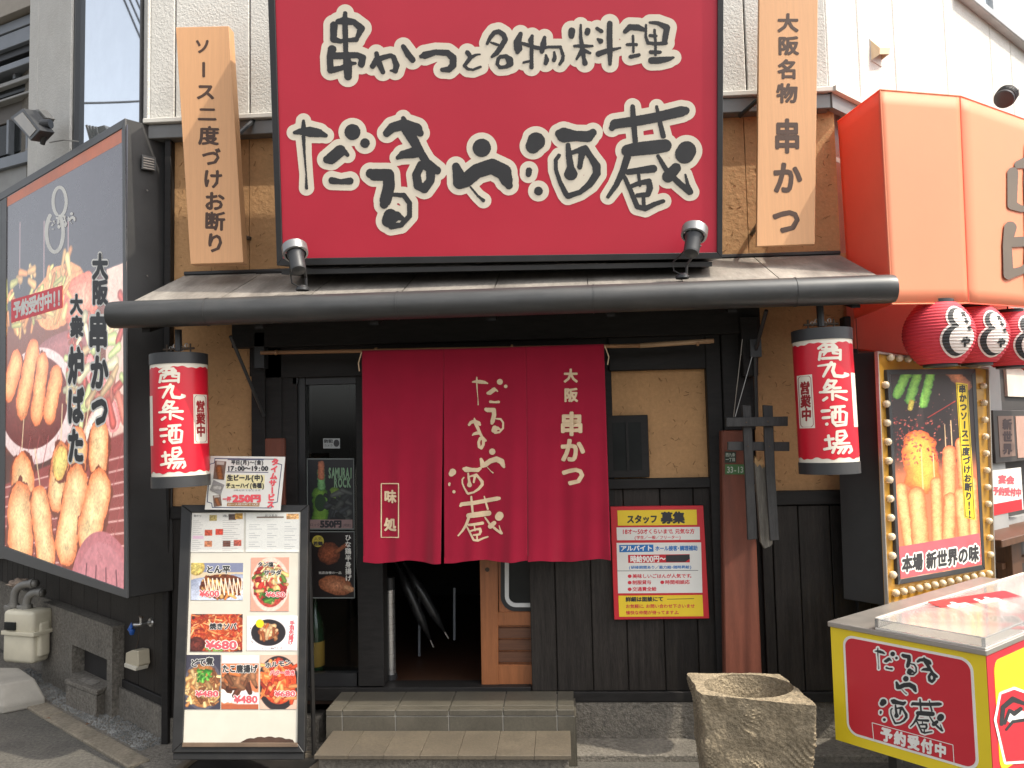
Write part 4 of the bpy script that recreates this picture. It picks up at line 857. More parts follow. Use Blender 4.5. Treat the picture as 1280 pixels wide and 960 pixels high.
a = C(128, 722); PR.ell(a[0], a[1]+20, 62, 62, (214, 150, 150), (190, 110, 116)); PR.ell(a[0], a[1]+20, 50, 52, (206, 130, 134), (198, 124, 130))
for i in range(4): PR.line(a[0]-30+i*18, a[1]-10, a[0]-40+i*24, a[1]+60, .9, (90, 50, 60))
PR.C = PR.C*.95+12
PR.noise(.06, 3, 4)
def lmap(U, V): p = quad_(U, V); return p
_c = FS.st(np.array([p[0] for p in pq_]), np.array([p[1] for p in pq_]), .002)
def lposter(U, V):
    a = pa0+(pa1-pa0)*U; e0 = np.interp(a, [_c[0, 0], _c[1, 0]], [_c[0, 1], _c[1, 1]]); e1 = np.interp(a, [_c[3, 0], _c[2, 0]], [_c[3, 1], _c[2, 1]]); b = np.clip(pb1-(pb1-pb0)*V, e1, e0)
    return FS.P+FS.u*a[:, None]+FS.v*b[:, None]+FS.n*.002
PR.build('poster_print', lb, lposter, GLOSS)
M().pq(FS, [(8, 247.5), (152, 161.5), (152, 178), (8, 259)], .0022, .0026).build('orange_band', mat('print_orange', (.75, .24, .13), .45), lb)
def olet(F, par, items, ringr, m1, m2, t=.003, bold=.03, name='lettering', shear=0):
    A = Ink(); Bk = Ink()
    for c, x, y, w_, h_ in items: A.ch(c, x, y, w_, h_, bold=ringr, ring=12, shear=shear, rot='v' if c == 'ー' else 0); Bk.ch(c, x, y, w_, h_, bold=bold, shear=shear, rot='v' if c == 'ー' else 0)
    A.build(name+'_outline', m1, par, F.mapk(t)); Bk.chars('character', m2, par, F.mapk(t+.0012))
olet(FS, lb, [('大', 125, 334, 20, 34), ('阪', 125, 366, 20, 32), ('串', 122.5, 416, 25, 50), ('か', 124, 466, 23, 46), ('つ', 124.5, 514, 22, 46), ('大', 95.5, 381, 16, 26), ('衆', 96, 409, 17, 28), ('炉', 95, 458, 20, 48), ('ば', 94.5, 508, 21, 48), ('た', 94.5, 558, 21, 46)], .115, m_txtwhite, m_ink, bold=.055)
M().pq(FS, [(14, 375), (78, 356.5), (78, 384.5), (14, 403.5)], .003, .0045).build('notice_strip', m_txtpink, lb)
I = Ink(); I.row('予約受付中!!', 16.5, 388.5, 76.5, 371, 22, 10.5, bold=.05, shear=-.28); I.build('lettering', m_txtwhite, lb, FS.mapk(.005))
def ellS(cx, cy, rx, ry, r, n=20, a0=0, a1=6.283): return [(cx+rx*math.cos(a0+(a1-a0)*i/n), cy+ry*math.sin(a0+(a1-a0)*i/n), r) for i in range(n+1)]
shape('gourd_logo', m_txtwhite, lb, FS.map(.003), [ellS(74.5, 252, 8.2, 18, 2.0, 24, 2.0, 7.4), ellS(68.5, 290, 10.5, 25, 2.3, 26, -.9, 4.1)], .5, 0, .3)
Sg = []
for k, bb in (('da', (61, 274, 69, 288)), ('ru', (70, 271, 76, 286)), ('ma', (77, 268, 84, 284)), ('ya', (85, 265, 94, 280))): Sg += fit(BR[k], *bb, k=1.1)
shape('logo_lettering', m_txtwhite, lb, FS.map(.0045), Sg, .4)
# vent louvre on the end of the case
FE = Frame(FS.w(*FS.st(156, 300)[0]), FS.n*-1, FS.v); FE = Frame((FE.P[0], FE.P[1], 0), -FS.n)
vq = [(177, 193), (195, 198), (195, 214), (177, 209)]
M().pq(FE, [(177.5, 193), (195, 197), (195, 214), (177.5, 211)], -.004, .006).build('vent_plate', m_boxedge, lb, bevel=.001)
for i in range(5): y = 196+i*3.1; M().pq(FE, [(179.5, y), (193, y+3), (193, y+4.4), (179.5, y+1.4)], .006, .010).build('vent_louvre', m_alu, lb)
for y in (238, 345, 440, 540, 636, 735): M().lathe(FE.at(184, y, .006), [(0, .004), (.004, .004), (.006, 0)], 8, axis=FE.n).build('screw', m_silver, lb)
# floodlight on top
fl = thing('floodlight', 'grey square floodlight on a bracket above the giant poster', 'floodlight', FS.at(70, 190, .15))
M().pq(Frame(FS.P+FS.n*.0, FS.u, FS.v), [(31, 187), (44, 177), (92, 196), (86, 204)], -.16, -.148).build('plate', m_pipe, fl)
FH = Frame(at(38, 155, -.02)+FS.u*0, *( (lambda u, v: (u, v))(np.array([.62, -.55, .42]), np.array([-.25, .12, .95])) ))
u_ = np.array([.72, -.5, -.42]); v_ = np.cross(np.array([-.1, -1, -.35]), u_); FH = Frame(at(38, 158, .35), u_, v_)
k_ = np.linalg.norm(FH.P-CAM)/1000
def fq(pts): return [(38+x, 158+y) for x, y in pts]
M().pq(FH, [(12, 147), (28, 135), (50, 163), (38, 176)], -.09, 0).build('housing', m_blackm, fl, bevel=.004)
M().pq(FH, [(17, 148), (28, 140), (45, 162), (37, 171)], .0005, .003).build('lens', mat('floodlight_lens', (.30, .26, .20), .2), fl)
M().pq(FH, [(30, 140), (48, 136), (58, 147), (50, 160)], -.15, -.095).build('heat_sink', m_pipe, fl, bevel=.003)
for i in range(4): M().pq(FH, [(33+i*5, 138+i*1), (35+i*5, 137+i), (47+i*3, 158-i*2), (45+i*3, 160-i*2)], -.16, -.15).build('fin', m_pipe, fl)
M().tube([FS.at(57, 153, .1), FS.at(57, 166, .1), FS.at(53, 180, .1)], .016, 8).build('yoke', m_blackm, fl)
M().lathe(FS.at(58, 155, .1), [(0, .03), (.03, .03), (.03, -.03), (0, -.03)], 14, axis=(1, 0, 0)).build('hinge', m_blackm, fl)
M().tube([FS.at(62, 178, .02), FS.at(80, 175, .02), FS.at(98, 177, .0)], .004, 5).build('cable', m_pipe, fl)
# ================================================================== steps
ST = thing('entrance_steps', 'two grey tiled steps below the doorway', 'steps', (0, -.4, 0))
p0, p1 = at(406.6, 887.5, -.32), at(718.6, 887.5, -.32); zt = (p0[2]+p1[2])/2; xa_, xb_ = p0[0], p1[0]
q0, q1 = at(392.3, 944.5, -.64), at(714, 943.5, -.64); zt2 = (q0[2]+q1[2])/2; xc_, xd_ = q0[0], q1[0]
M().box(xa_+.004, xb_-.004, -.314, -.03, -.02, zt-.012).build('step_core', m_grout, ST)
sx = [406.6, 427.5, 494, 560.6, 628.4, 696, 718.4]; Xs = [at(x, 888, -.32)[0] for x in sx]
yn = -.25
for a, b in zip(Xs, Xs[1:]):
    M().box(a+.0022, b-.0022, -.32, yn-.0022, zt-.030, zt).build('tile', m_tile, ST, bevel=.003)          # nosing
    M().box(a+.0022, b-.0022, yn+.0022, -.021, zt-.014, zt-.0005).build('tile', m_tile, ST, bevel=.002)   # tread
    M().box(a+.0022, b-.0022, -.318, -.306, -.0, zt-.0345).build('tile', m_tile, ST, bevel=.002)          # riser
for k in range(2): M().box(xb_-.002, xb_+.006, -.316+k*.15, -.170+k*.15, .0, zt-.034).build('tile', m_tile, ST)
M().box(xc_+.012, xd_-.012, -.60, -.322, -.02, zt2-.022).build('step_core', m_conc, ST)
Xl = [at(x, 944, -.64)[0] for x in (392.3, 434.5, 478.5, 524.5, 572, 619.5, 667.5, 714)]
for a, b in zip(Xl, Xl[1:]): M().box(a+.0006, b-.0006, -.64-.001*RNG.rand(), -.323, zt2-.021, zt2-.0015*RNG.rand()).build('slab', m_tilelow, ST, bevel=.002)
# ================================================================== menu board stand
bt, bb_ = at(306, 632, -.36), at(300, 940, -.60); vv = bt-bb_; vv[0] = 0
FM = Frame(bb_, (1, 0, 0), vv)
MB = thing('menu_board', 'leaning black framed menu board with dish photos left of the door', 'menu board', (bb_[0], bb_[1], 0))
m_mframe = mat('menu_frame_black', (.016, .0155, .015), .45, var=.3, dirt=.5, dirtcol=(.06, .05, .04))
fo = [(226.5, 631), (385.5, 631), (380.5, 941), (214.5, 941)]; fi = [(239.3, 640.5), (375.5, 639.5), (371.5, 928.5), (228, 928.5)]
M().pq(FM, [(237, 638), (378, 637), (373.5, 931), (226, 931)], -.018, -.006).build('panel', m_whitepaint, MB)
for a, b in ((0, 1), (1, 2), (2, 3), (3, 0)): M().pq(FM, [fo[a], fo[b], fi[b], fi[a]], -.03, .004).build('frame_rail', m_mframe, MB, bevel=.003)
M().pq(FM, [(228, 928.5), (371.5, 928.5), (372, 934), (227, 934)], .004, .012).build('rusty_ledge', mat('rusty_ledge', (.13, .085, .055), .7, var=.3, dirt=.4), MB, bevel=.002)
jag = [(300, 928.3)]+[(x, 928.3-6.5*math.sin((x-300)/70*math.pi)**.6-(1.2 if i % 3 else 0)) for i, x in enumerate(np.linspace(304, 366, 15))]+[(368, 928.3)]
M().pq(FM, jag, -.006, -.0052).build('peeled_patch', mat('rust_brown', (.07, .035, .022), .8, var=.4), MB)
# base frame on the ground
bz = .05
def bar(p, q, w_, h_, nm, mt): 
    p = np.array(p); q = np.array(q); d = q-p; d /= np.linalg.norm(d); s_ = np.cross(d, [0, 0, 1]); s_ /= np.linalg.norm(s_); up = np.array([0, 0, h_]); V = [p-s_*w_, p+s_*w_, q+s_*w_, q-s_*w_]
    return M().add(V+[v+up for v in V], [(0, 3, 2, 1), (4, 5, 6, 7), (0, 1, 5, 4), (1, 2, 6, 5), (2, 3, 7, 6), (3, 0, 4, 7)]).build(nm, mt, MB, bevel=.004)
xbl, xbr = bb_[0]-.39, bb_[0]+.33
m_rail = mat('worn_steel_rail', (.20, .165, .12), .6, metal=.3, var=.3, dirt=.5, dirtcol=(.09, .07, .05))
bar((xbl, -.80, .02), (xbr, -.80, .02), .02, .04, 'base_rail', m_rail); bar((xbl+.0, -.78, .02), (xbl+.04, -.28, .02), .02, .035, 'base_rail', m_rail); bar((xbr, -.78, .02), (xbr+.02, -.28, .02), .02, .035, 'base_rail', m_rail); bar((xbl, -.28, .02), (xbr, -.28, .02), .02, .035, 'base_rail', m_rail)
M().box(xbl+.03, xbr-.03, -.77, -.3, .03, .034).build('base_plate', m_mframe, MB)
M().pq(FM, [(216, 941), (380, 941), (379.5, 950), (215.5, 950)], -.03, -.004).build('frame_rail', m_mframe, MB, bevel=.003)
for x in (xbl+.06, xbr-.06): M().tube([(x, -.30, .05), FM.w(x-bb_[0], 1.0, -.04)], .012, 8).build('leg', m_mframe, MB)
bar((xbr-.02, -.68, .065), (xbr+.12, -.36, .11), .03, .012, 'loose_strip', m_rail)
for x, y in ((xbl, -.8), (xbr, -.8), (xbl+.04, -.28), (xbr+.02, -.28)): M().box(x-.02, x+.02, y-.02, y+.02, 0, .02).build('foot', m_rubber, MB)
# dish photographs
def dishpaper(name, q, bgc, paint, label=None, n=1.6, t=-.0035, F=FM, par=MB, mt=None):
    q = np.array(q, float); wpx = int(np.linalg.norm(q[1]-q[0])*n); hpx = int(np.linalg.norm(q[3]-q[0])*n); P_ = Print(wpx, hpx, bgc); paint(P_, wpx, hpx); P_.noise(.05, 2, 3)
    base = M().pq(F, q, t-.0014, t-.0004).build('paper_backing', m_white, par)
    o = P_.build(name, par, quadmap(F, q, t), mt); 
    if label: o['label'] = label
    return o
def tonpei(P, w, h):
    P.rect(0, 0, w, h*.25, (120, 125, 150)); P.cap(w*.05, h*.95, w*.9, h*.8, h*.5, (190, 196, 214), (130, 138, 160)); P.ell(w*.1, h*.12, w*.16, h*.22, (206, 190, 110), (176, 150, 80), tex=.4)
    P.ell(w*.58, h*.62, w*.42, h*.32, (150, 82, 40), (96, 46, 24), tex=.35, rough=.3); P.bits(60, (w*.25, h*.4, w*.95, h*.9), [(196, 120, 60), (120, 60, 28), (226, 170, 100), (86, 40, 22)], h*.05, 3)
    for i in range(9): x = w*(.25+i*.08); P.line(x, h*.42, x+w*.07, h*.85, .9, (250, 236, 214)); P.line(x+w*.07, h*.85, x+w*.08, h*.42, .8, (250, 236, 214))
def salad(P, w, h):
    P.C[:] = (214, 150, 130); P.ell(w*.5, h*.5, w*.5, h*.5, (236, 206, 190), (226, 190, 176)); P.ell(w*.5, h*.5, w*.42, h*.42, (190, 80, 60), (170, 60, 50), tex=.3)
    P.bits(90, (w*.12, h*.25, w*.88, h*.75), [(206, 60, 48), (230, 110, 80), (240, 190, 120), (90, 120, 50), (170, 40, 40)], w*.06, 5); P.bits(40, (w*.3, h*.1, w*.75, h*.5), [(246, 232, 190), (230, 206, 150), (190, 160, 90)], w*.03, 6, 3); P.bits(14, (w*.4, h*.62, w*.7, h*.8), [(50, 100, 40), (80, 130, 50)], w*.05, 7)
def yaki(P, w, h):
    P.C[:] = (70, 40, 36); P.ell(w*.55, h*.5, w*.6, h*.55, (206, 90, 50), (150, 60, 36), tex=.3); P.bits(230, (0, h*.02, w, h*.9), [(226, 110, 60), (240, 150, 90), (196, 76, 40), (170, 50, 36), (246, 180, 120)], h*.025, 8, 5)
    P.ell(w*.12, h*.8, w*.16, h*.2, (110, 50, 40), (70, 30, 26), tex=.4); P.bits(8, (w*.3, h*.86, w*.6, h), [(150, 180, 90)], h*.05, 3)
def kara(P, w, h):
    P.ell(w*.42, h*.48, w*.34, h*.38, (26, 22, 24), (40, 34, 36)); P.ell(w*.42, h*.46, w*.2, h*.22, (190, 110, 60), (130, 66, 36), tex=.3, rough=.4); P.bits(26, (w*.28, h*.25, w*.56, h*.66), [(214, 150, 96), (170, 90, 50), (236, 190, 140)], h*.06, 2)
    P.ell(w*.25, h*.22, w*.08, h*.12, (236, 206, 30)); 
    P.bits(30, (w*.06, h*.3, w*.14, h*.85), [(60, 60, 60)], .5, 4, 1); P.bits(24, (w*.3, h*.9, w*.7, h*.95), [(80, 60, 70)], .5, 4, 1)
def motsu(P, w, h):
    P.C[:] = (60, 58, 70); P.ell(w*.5, h*.55, w*.52, h*.46, (60, 50, 52), (90, 86, 96)); P.ell(w*.5, h*.56, w*.45, h*.4, (190, 140, 84), (150, 96, 54), tex=.3)
    P.bits(90, (w*.08, h*.3, w*.92, h*.9), [(214, 170, 110), (170, 116, 70), (236, 200, 140), (130, 80, 50)], w*.055, 9); P.bits(40, (w*.35, h*.28, w*.7, h*.5), [(80, 160, 60), (50, 120, 40), (120, 190, 80)], w*.03, 4)
def tako(P, w, h):
    P.C[:] = (200, 120, 80); P.rect(0, 0, w, h*.16, (226, 206, 206)); P.cap(w*.1, h*.75, w*.9, h*.8, h*.13, (244, 240, 236), (220, 210, 206)); P.bits(50, (w*.08, h*.3, w*.9, h*.7), [(120, 74, 50), (90, 50, 36), (160, 110, 76), (196, 110, 60)], w*.08, 12); P.rect(0, h*.9, w, h, (170, 90, 60))
def horu(P, w, h):
    P.C[:] = (206, 170, 150); P.ell(w*.48, h*.52, w*.55, h*.5, (30, 26, 28), (44, 38, 40)); P.ell(w*.5, h*.5, w*.46, h*.4, (226, 100, 50), (200, 70, 36), tex=.3); P.bits(80, (w*.08, h*.15, w*.9, h*.8), [(240, 120, 60), (250, 160, 96), (214, 76, 40), (190, 60, 40)], w*.06, 15, 3)
def leaf1(P, w, h):
    P.C[:] = (226, 222, 212)
    for (x, y, c) in ((.42, .12, (170, 150, 90)), (.78, .1, (90, 70, 60)), (.9, .08, (200, 150, 60)), (.34, .5, (196, 80, 50)), (.54, .48, (206, 70, 50)), (.34, .78, (206, 130, 90)), (.68, .78, (110, 66, 50)), (.88, .76, (190, 90, 70))): P.rect(w*(x-.07), h*(y-.07), w*(x+.07), h*(y+.08), c, .4)
    for k in range(16):
        y = .2+.05*k
        for x0, x1 in ((.05, .25), (.6, .95)): P.line(w*x0, h*y, w*(x0+(x1-x0)*(.5+.5*((k*7) % 5)/5)), h*y, .28, (120, 112, 112))
    P.rect(w*.05, h*.58, w*.25, h*.66, (226, 190, 206))
def leaf2(P, w, h):
    P.C[:] = (230, 228, 218); P.rect(w*.2, h*.1, w*.7, h*.135, (110, 90, 70)); P.rect(w*.75, h*.03, w*.98, h*.17, (226, 170, 110), .5)
    for k in range(13):
        y = .25+.055*k
        for x0, x1 in ((.06, .33), (.4, .62), (.72, .97)):
            if (k*5+int(x0*10)) % 4: P.line(w*x0, h*y, w*(x0+(x1-x0)*(.4+.6*((k*3) % 5)/5)), h*y, .3, (100, 100, 104))
dishpaper('menu_sheet', [(238.5, 641.5), (305, 641), (304.5, 690), (237, 690)], (226, 222, 212), leaf1, 'small print menu sheet with tiny dish pictures, upper left', 2.4)
dishpaper('menu_sheet', [(307.5, 641), (374.5, 640.5), (374, 690), (307, 690)], (230, 228, 218), leaf2, 'small print price sheet in narrow columns, upper right', 2.4)
dishpaper('dish_photo', [(239, 703.5), (304, 703.5), (303.5, 750), (238.5, 750)], (200, 180, 150), tonpei, 'photo of fried omelette with zigzag sauce')
dishpaper('dish_photo', [(314, 697), (361.5, 696.5), (361, 764), (313, 764)], (200, 180, 150), salad, 'tall photo of red topped salad on a pink plate')
dishpaper('dish_photo', [(239, 767.5), (303.5, 767.5), (303, 814.5), (237.5, 814.5)], (200, 180, 150), yaki, 'photo of orange noodles filling the frame')
dishpaper('dish_photo', [(309, 770), (372, 769.5), (371.5, 813), (308.5, 813)], (236, 226, 224), kara, 'white bordered photo of fried pieces on a black plate')
dishpaper('dish_photo', [(231.5, 818.5), (276, 818.5), (275.5, 886.5), (230, 886.5)], (60, 58, 70), motsu, 'photo of stew with green onion on top')
dishpaper('dish_photo', [(277, 818.5), (323.5, 818.5), (323, 886.5), (276.5, 886.5)], (200, 120, 80), tako, 'photo of brown fried octopus pieces')
dishpaper('dish_photo', [(325.5, 818.5), (372, 818.5), (371, 886.5), (325, 886.5)], (200, 170, 150), horu, 'photo of orange stir fry in a black pan')
def otx(txt, x0, y, x1, h, dark=m_ink, light=m_txtwhite, F=FM, par=MB, t=-.0030, tilt=0, b=.05, rg=.11):
    A = Ink(); Bk = Ink(); A.row(txt, x0, y, x1, y+tilt, h, bold=rg, ring=8); Bk.row(txt, x0, y, x1, y+tilt, h, bold=b); A.build('lettering_outline', light, par, F.mapk(t)); Bk.build('lettering', dark, par, F.mapk(t+.0006))
otx('とん平', 257, 712, 288, 10.5); otx('¥600', 250, 742, 274, 9, m_txtpink); otx('タン塩', 322, 705.5, 342, 6.5); otx('サラダ', 330, 716, 352, 7); otx('¥650', 333, 743, 356, 7, m_txtpink)
otx('焼きソバ', 262, 783, 296, 8.5); otx('¥680', 258, 806, 296, 12, m_txtpink); otx('どて煮', 238, 829.5, 267, 10.5, tilt=-3); otx('¥480', 245, 867, 273, 8.5, m_txtpink)
otx('たこ唐揚げ', 277.5, 836, 322, 10.5); otx('¥480', 293, 874, 322, 10.5, m_txtpink); otx('ホルモン', 331, 832, 364, 7.5, tilt=-4); otx('バター焼き', 337, 841, 369, 7, m_txtpink); otx('¥680', 344, 867, 369, 8, m_txtpink)
I = Ink(); I.col('手羽先揚げ', 365.5, 776, 363, 806, 6.5, 6.5, bold=.05); I.build('lettering', m_txtpink, MB, FM.mapk(-.003))
I = Ink(); I.row('おつまみ', 331, 644.5, 347, 644.5, 3.6); I.row('串かつ', 242, 645, 252, 645, 3.6); I.row('逸品', 278, 645, 290, 645, 3.6); I.build('lettering', m_txt, MB, FM.mapk(-.003))
# ================================================================== time service sign
FT = Frame(at(305, 635, -.40), (1, 0, 0), (0, .12, 1))
TS = thing('price_sign', 'white happy hour sign with blue border resting on top of the menu board', 'sign', FT.at(303, 636))
tq = [(263, 570), (356.5, 571), (350.5, 638), (255.7, 637)]
M().pq(FT, tq, -.004, 0).build('sheet', m_white, TS, bevel=.001)
def uvT(x, y): return (200+x/4.364, 420+y/4.364)
def tl(pts, r): return [[(*uvT(x, y), r) for x, y in pts]]
shape('border', m_txtnavy, TS, FT.map(.0012), tl([(300, 668), (635, 672), (640, 695), (664, 702), (640, 905), (612, 912), (606, 938), (285, 935), (282, 912), (258, 905), (272, 700), (297, 692), (300, 668)], .45), .4)
I = Ink()
def rT(txt, x0, y, x1, h, tilt=0, **k): a = uvT(x0, y); b = uvT(x1, y+tilt); I.row(txt, *a, *b, h/4.364, **k)
rT('平日(月)〜(金)', 388, 690, 566, 26, bold=.04); rT('17:00〜19:00', 366, 722, 590, 30, bold=.05); rT('生ビール(中)', 366, 774, 565, 34, bold=.06); rT('チューハイ(各種)', 360, 816, 570, 30, bold=.05); rT('1杯だけでもどうぞ', 400, 842, 550, 11)
I.build('lettering', m_txt, TS, FT.mapk(.0025))
shape('rule', m_txtnavy, TS, FT.map(.0012), tl([(366, 741), (590, 744)], .4)+tl([(370, 674), (565, 676)], .4), .4)
M().pq(FT, [uvT(362, 756), uvT(572, 758), uvT(568, 834), uvT(358, 832)], 0, .0010).build('highlight', mat('pale_yellow_print', (.80, .72, .40), .6), TS)
I = Ink(); rT('一杯', 342, 890, 388, 30, bold=.06); rT('250円', 396, 886, 550, 44, bold=.08)
for i, c in enumerate('タイムサービス'): x, y = uvT(628-i*4.2, 688+i*38.5); I.ch(c, x, y, 9.4, 9.0, rot='v' if c == 'ー' else 0, bold=.07)
I.build('lettering', m_txtpink, TS, FT.mapk(.0025))
M().pq(FT, [uvT(367, 909), uvT(544, 911), uvT(541, 930), uvT(364, 928)], 0, .001).build('brown_strip', mat('brown_print', (.42, .22, .09), .6), TS)
I = Ink(); rT('お一人様何杯でもOK', 370, 919, 538, 13); I.build('lettering', m_txtwhite, TS, FT.mapk(.0025))
def beer(P, w, h): P.C[:] = (120, 96, 84); P.cap(w*.4, h*.4, w*.6, h*.9, w*.28, (150, 90, 50), (90, 60, 40)); P.rect(w*.15, h*.02, w*.8, h*.2, (190, 180, 170))
def glass_(P, w, h): P.C[:] = (150, 146, 144); P.cap(w*.3, h*.6, w*.7, h*.4, w*.2, (190, 186, 180), (120, 116, 110))
for q, pf_ in (([(300, 680), (362, 684), (350, 785), (290, 778)], beer), ([(292, 785), (352, 812), (330, 868), (272, 840)], glass_), ([(288, 870), (330, 866), (338, 925), (294, 932)], beer)):
    dishpaper('drink_photo', [uvT(*p) for p in q], (150, 140, 130), pf_, None, 2.0, .003, FT, TS)
# ================================================================== staff wanted poster
FP = Frame((0, -.052, 0), (1, 0, 0))
SP = thing('staff_poster', 'red, yellow and white staff wanted poster on the charred planks', 'poster', FP.at(825, 774))
M().pq(FP, [(763, 633.5), (879, 632), (886.5, 773), (768, 774.5)], -.032, 0).build('sheet', m_postred, SP, bevel=.001)
def uvP(x, y): return (750+x/3, 480+y/3)
for q, mt in (([(65, 474), (362, 471), (364, 528), (67, 531)], m_yellow), ([(62, 538), (374, 536), (375, 584), (64, 586)], m_white), ([(62, 596), (379, 594), (384, 783), (68, 785)], m_white), ([(69, 794), (384, 791), (388, 871), (72, 873)], m_yellow)):
    M().pq(FP, [uvP(*p) for p in q], 0, .0009).build('text_field', mt, SP)
M().pq(FP, [uvP(72, 604), uvP(200, 602), uvP(201, 629), uvP(73, 631)], .0009, .0016).build('blue_field', m_txtblue, SP)
M().pq(FP, [uvP(105, 641), uvP(336, 638), uvP(337, 669), uvP(106, 671)], .0009, .0016).build('red_field', m_postred, SP)
M().pq(FP, [uvP(247, 642), uvP(336, 640), uvP(337, 655), uvP(320, 667), uvP(248, 667)], .0016, .0024).build('black_tape', m_ink, SP)
def prow(mt, rows, t=.0022):
    I = Ink()
    for txt, x0, y, x1, h, b in rows: a = uvP(x0, y); c = uvP(x1, y-1.5); I.row(txt, *a, *c, h/3, bold=b)
    I.build('lettering', mt, SP, FP.mapk(t))
prow(m_txt, [('スタッフ', 100, 508, 216, 34, .05), ('募集', 228, 503, 318, 46, .05), ('詳細は面談にて', 96, 808, 238, 19, .05)], .0014)
prow(m_txtred, [('18才〜50才くらいまで、元気な方', 82, 554, 355, 20, .03), ('(学生／一般／フリーター)', 128, 576, 304, 14, .02), ('●美味しいごはんが人気です。', 103, 721, 350, 17, .03), ('●制服貸与', 103, 745, 193, 17, .03), ('●時間相談応', 225, 744, 337, 17, .03), ('●交通費全給', 103, 770, 212, 17, .03), ('お気軽に、お問い合わせ下さいませ', 96, 834, 356, 16, .03), ('愉快な仲間が待ってますよ。', 97, 858, 302, 16, .03)], .0014)
prow(m_txtblue, [('ホール接客・調理補助', 207, 617, 366, 20, .04), ('(研修期間あり／能力給・随時昇給)', 107, 688, 344, 13, .03)], .0014)
prow(m_txtwhite, [('アルバイト', 76, 617, 197, 22, .045), ('時給900円〜', 113, 657, 246, 27, .04)], .0022)
shape('rule', m_txt, SP, FP.map(.0014), [[(*uvP(64, 701), .3), (*uvP(368, 699), .3)], [(*uvP(252, 807), .35), (*uvP(352, 805), .35)]], .4)
# ================================================================== posters on the shop window and the bottle behind it
FW = Frame((0, .036, 0), (1, 0, 0))
def p_bottle(P, w, h):
    P.C[:] = (34, 36, 38); P.cap(w*.28, h*.5, w*.28, h*.9, w*.17, (110, 150, 60), (50, 84, 30)); P.cap(w*.3, h*.18, w*.3, h*.4, w*.08, (120, 170, 110), (60, 96, 60)); P.cap(w*.3, h*.08, w*.3, h*.26, w*.07, (176, 110, 80), (120, 70, 50)); P.ell(w*.28, h*.62, w*.12, h*.12, (40, 60, 40)); P.ell(w*.58, h*.5, w*.13, h*.1, (130, 150, 60), (80, 110, 40)); P.bits(30, (w*.45, h*.45, w*.9, h*.85), [(60, 64, 66), (84, 88, 84), (40, 44, 44)], w*.06, 3)
def p_chick(P, w, h):
    P.C[:] = (30, 26, 26); P.ell(w*.46, h*.33, w*.24, h*.16, (160, 90, 60), (90, 50, 36), rot=-.5, tex=.35, rough=.3); P.ell(w*.6, h*.8, w*.36, h*.14, (190, 130, 96), (130, 76, 50), rot=.2, tex=.3, rough=.25); P.cap(w*.8, h*.83, w*.92, h*.86, h*.04, (200, 150, 110), (150, 100, 70)); P.cap(w*.62, h*.3, w*.82, h*.2, h*.03, (150, 90, 60), (100, 60, 40))
for nm, lab, q, pf_ in (('window_poster', 'dark drink poster with green bottle and lime on the shop window, above the chicken poster', [(383.5, 573), (442.5, 573), (443, 662), (384, 662)], p_bottle), ('window_poster', 'dark chicken poster with yellow disc on the shop window, below the bottle poster', [(384, 664), (443, 664), (443.5, 748), (384.5, 748)], p_chick)):
    o = thing(nm, lab, 'poster', FW.at(413, q[2][1])); dishpaper('poster_print', q, (30, 30, 30), pf_, None, 1.8, .004, FW, o)
    for a, b in ((0, 1), (1, 2), (2, 3), (3, 0)):
        Q = [np.array(q[a]), np.array(q[b])]; c = np.mean(np.array(q), 0); M().pq(FW, [Q[0], Q[1], Q[1]+(c-Q[1])*.03, Q[0]+(c-Q[0])*.03], .004, .0065).build('clear_edge', mat('holder_edge', (.20, .22, .21), .3), o)
    I = Ink()
    if pf_ is p_bottle:
        I.row('SAMURAI', 410, 591, 441, 591, 15, 5.4, bold=.05); I.row('ROCK', 417, 603, 439, 603, 14, 6, bold=.05); I.build('lettering', mat('pale_green_print', (.20, .34, .20), .6), o, FW.mapk(.005))
        M().pq(FW, [(386, 649.5), (440.5, 649.5), (440.5, 660.5), (386, 660.5)], .005, .006).build('price_strip', mat('dull_pink_print', (.30, .20, .19), .6), o); I = Ink(); I.row('ロック', 387.5, 656, 400, 656, 4.2); I.row('550円', 400, 655, 427, 655, 9.5, bold=.08); I.row('(税抜)', 428, 656.5, 439.5, 656.5, 4); I.build('lettering', m_txt, o, FW.mapk(.0065))
    else:
        I.col('ひな鶏半身揚げ', 435, 668, 435.5, 727, 8, 8.3, bold=.03); I.build('lettering', m_txtwhite, o, FW.mapk(.0052)); I = Ink(); I.row('当店自慢の一品', 398, 716, 427, 716, 3.6); I.build('lettering', m_txtwhite, o, FW.mapk(.0052))
        M().pq(FW, [(397.5+7.3*math.cos(a), 676.5+7.3*math.sin(a)) for a in np.linspace(0, 6.28, 24)[:-1]], .005, .0058).build('yellow_disc', mat('dull_yellow_print', (.50, .42, .06), .5), o); I = Ink(); I.row('人気', 392.5, 673.5, 402.5, 673.5, 4.6); I.row('若鶏', 391.5, 679.5, 403.5, 679.5, 5.4, bold=.05); I.build('lettering', m_txt, o, FW.mapk(.0063))
stk = thing('window_sticker', 'small white security camera sticker high on the shop window', 'sticker', FW.at(415, 560)); M().pq(FW, [(404, 548), (425, 548), (425, 560.5), (404, 560.5)], .0012, .0022).build('sheet', mat('grey_white_vinyl', (.34, .36, .35), .5), stk)
M().pq(FW, [(420.5+3.6*math.cos(a), 554+4.6*math.sin(a)) for a in np.linspace(0, 6.28, 18)[:-1]], .0022, .003).build('icon', m_ink, stk); I = Ink(); I.row('防犯', 405, 551.5, 416, 551.5, 4.6, bold=.05); I.row('カメラ', 405, 557, 416, 557, 4.2); I.build('lettering', m_ink, stk, FW.mapk(.003))
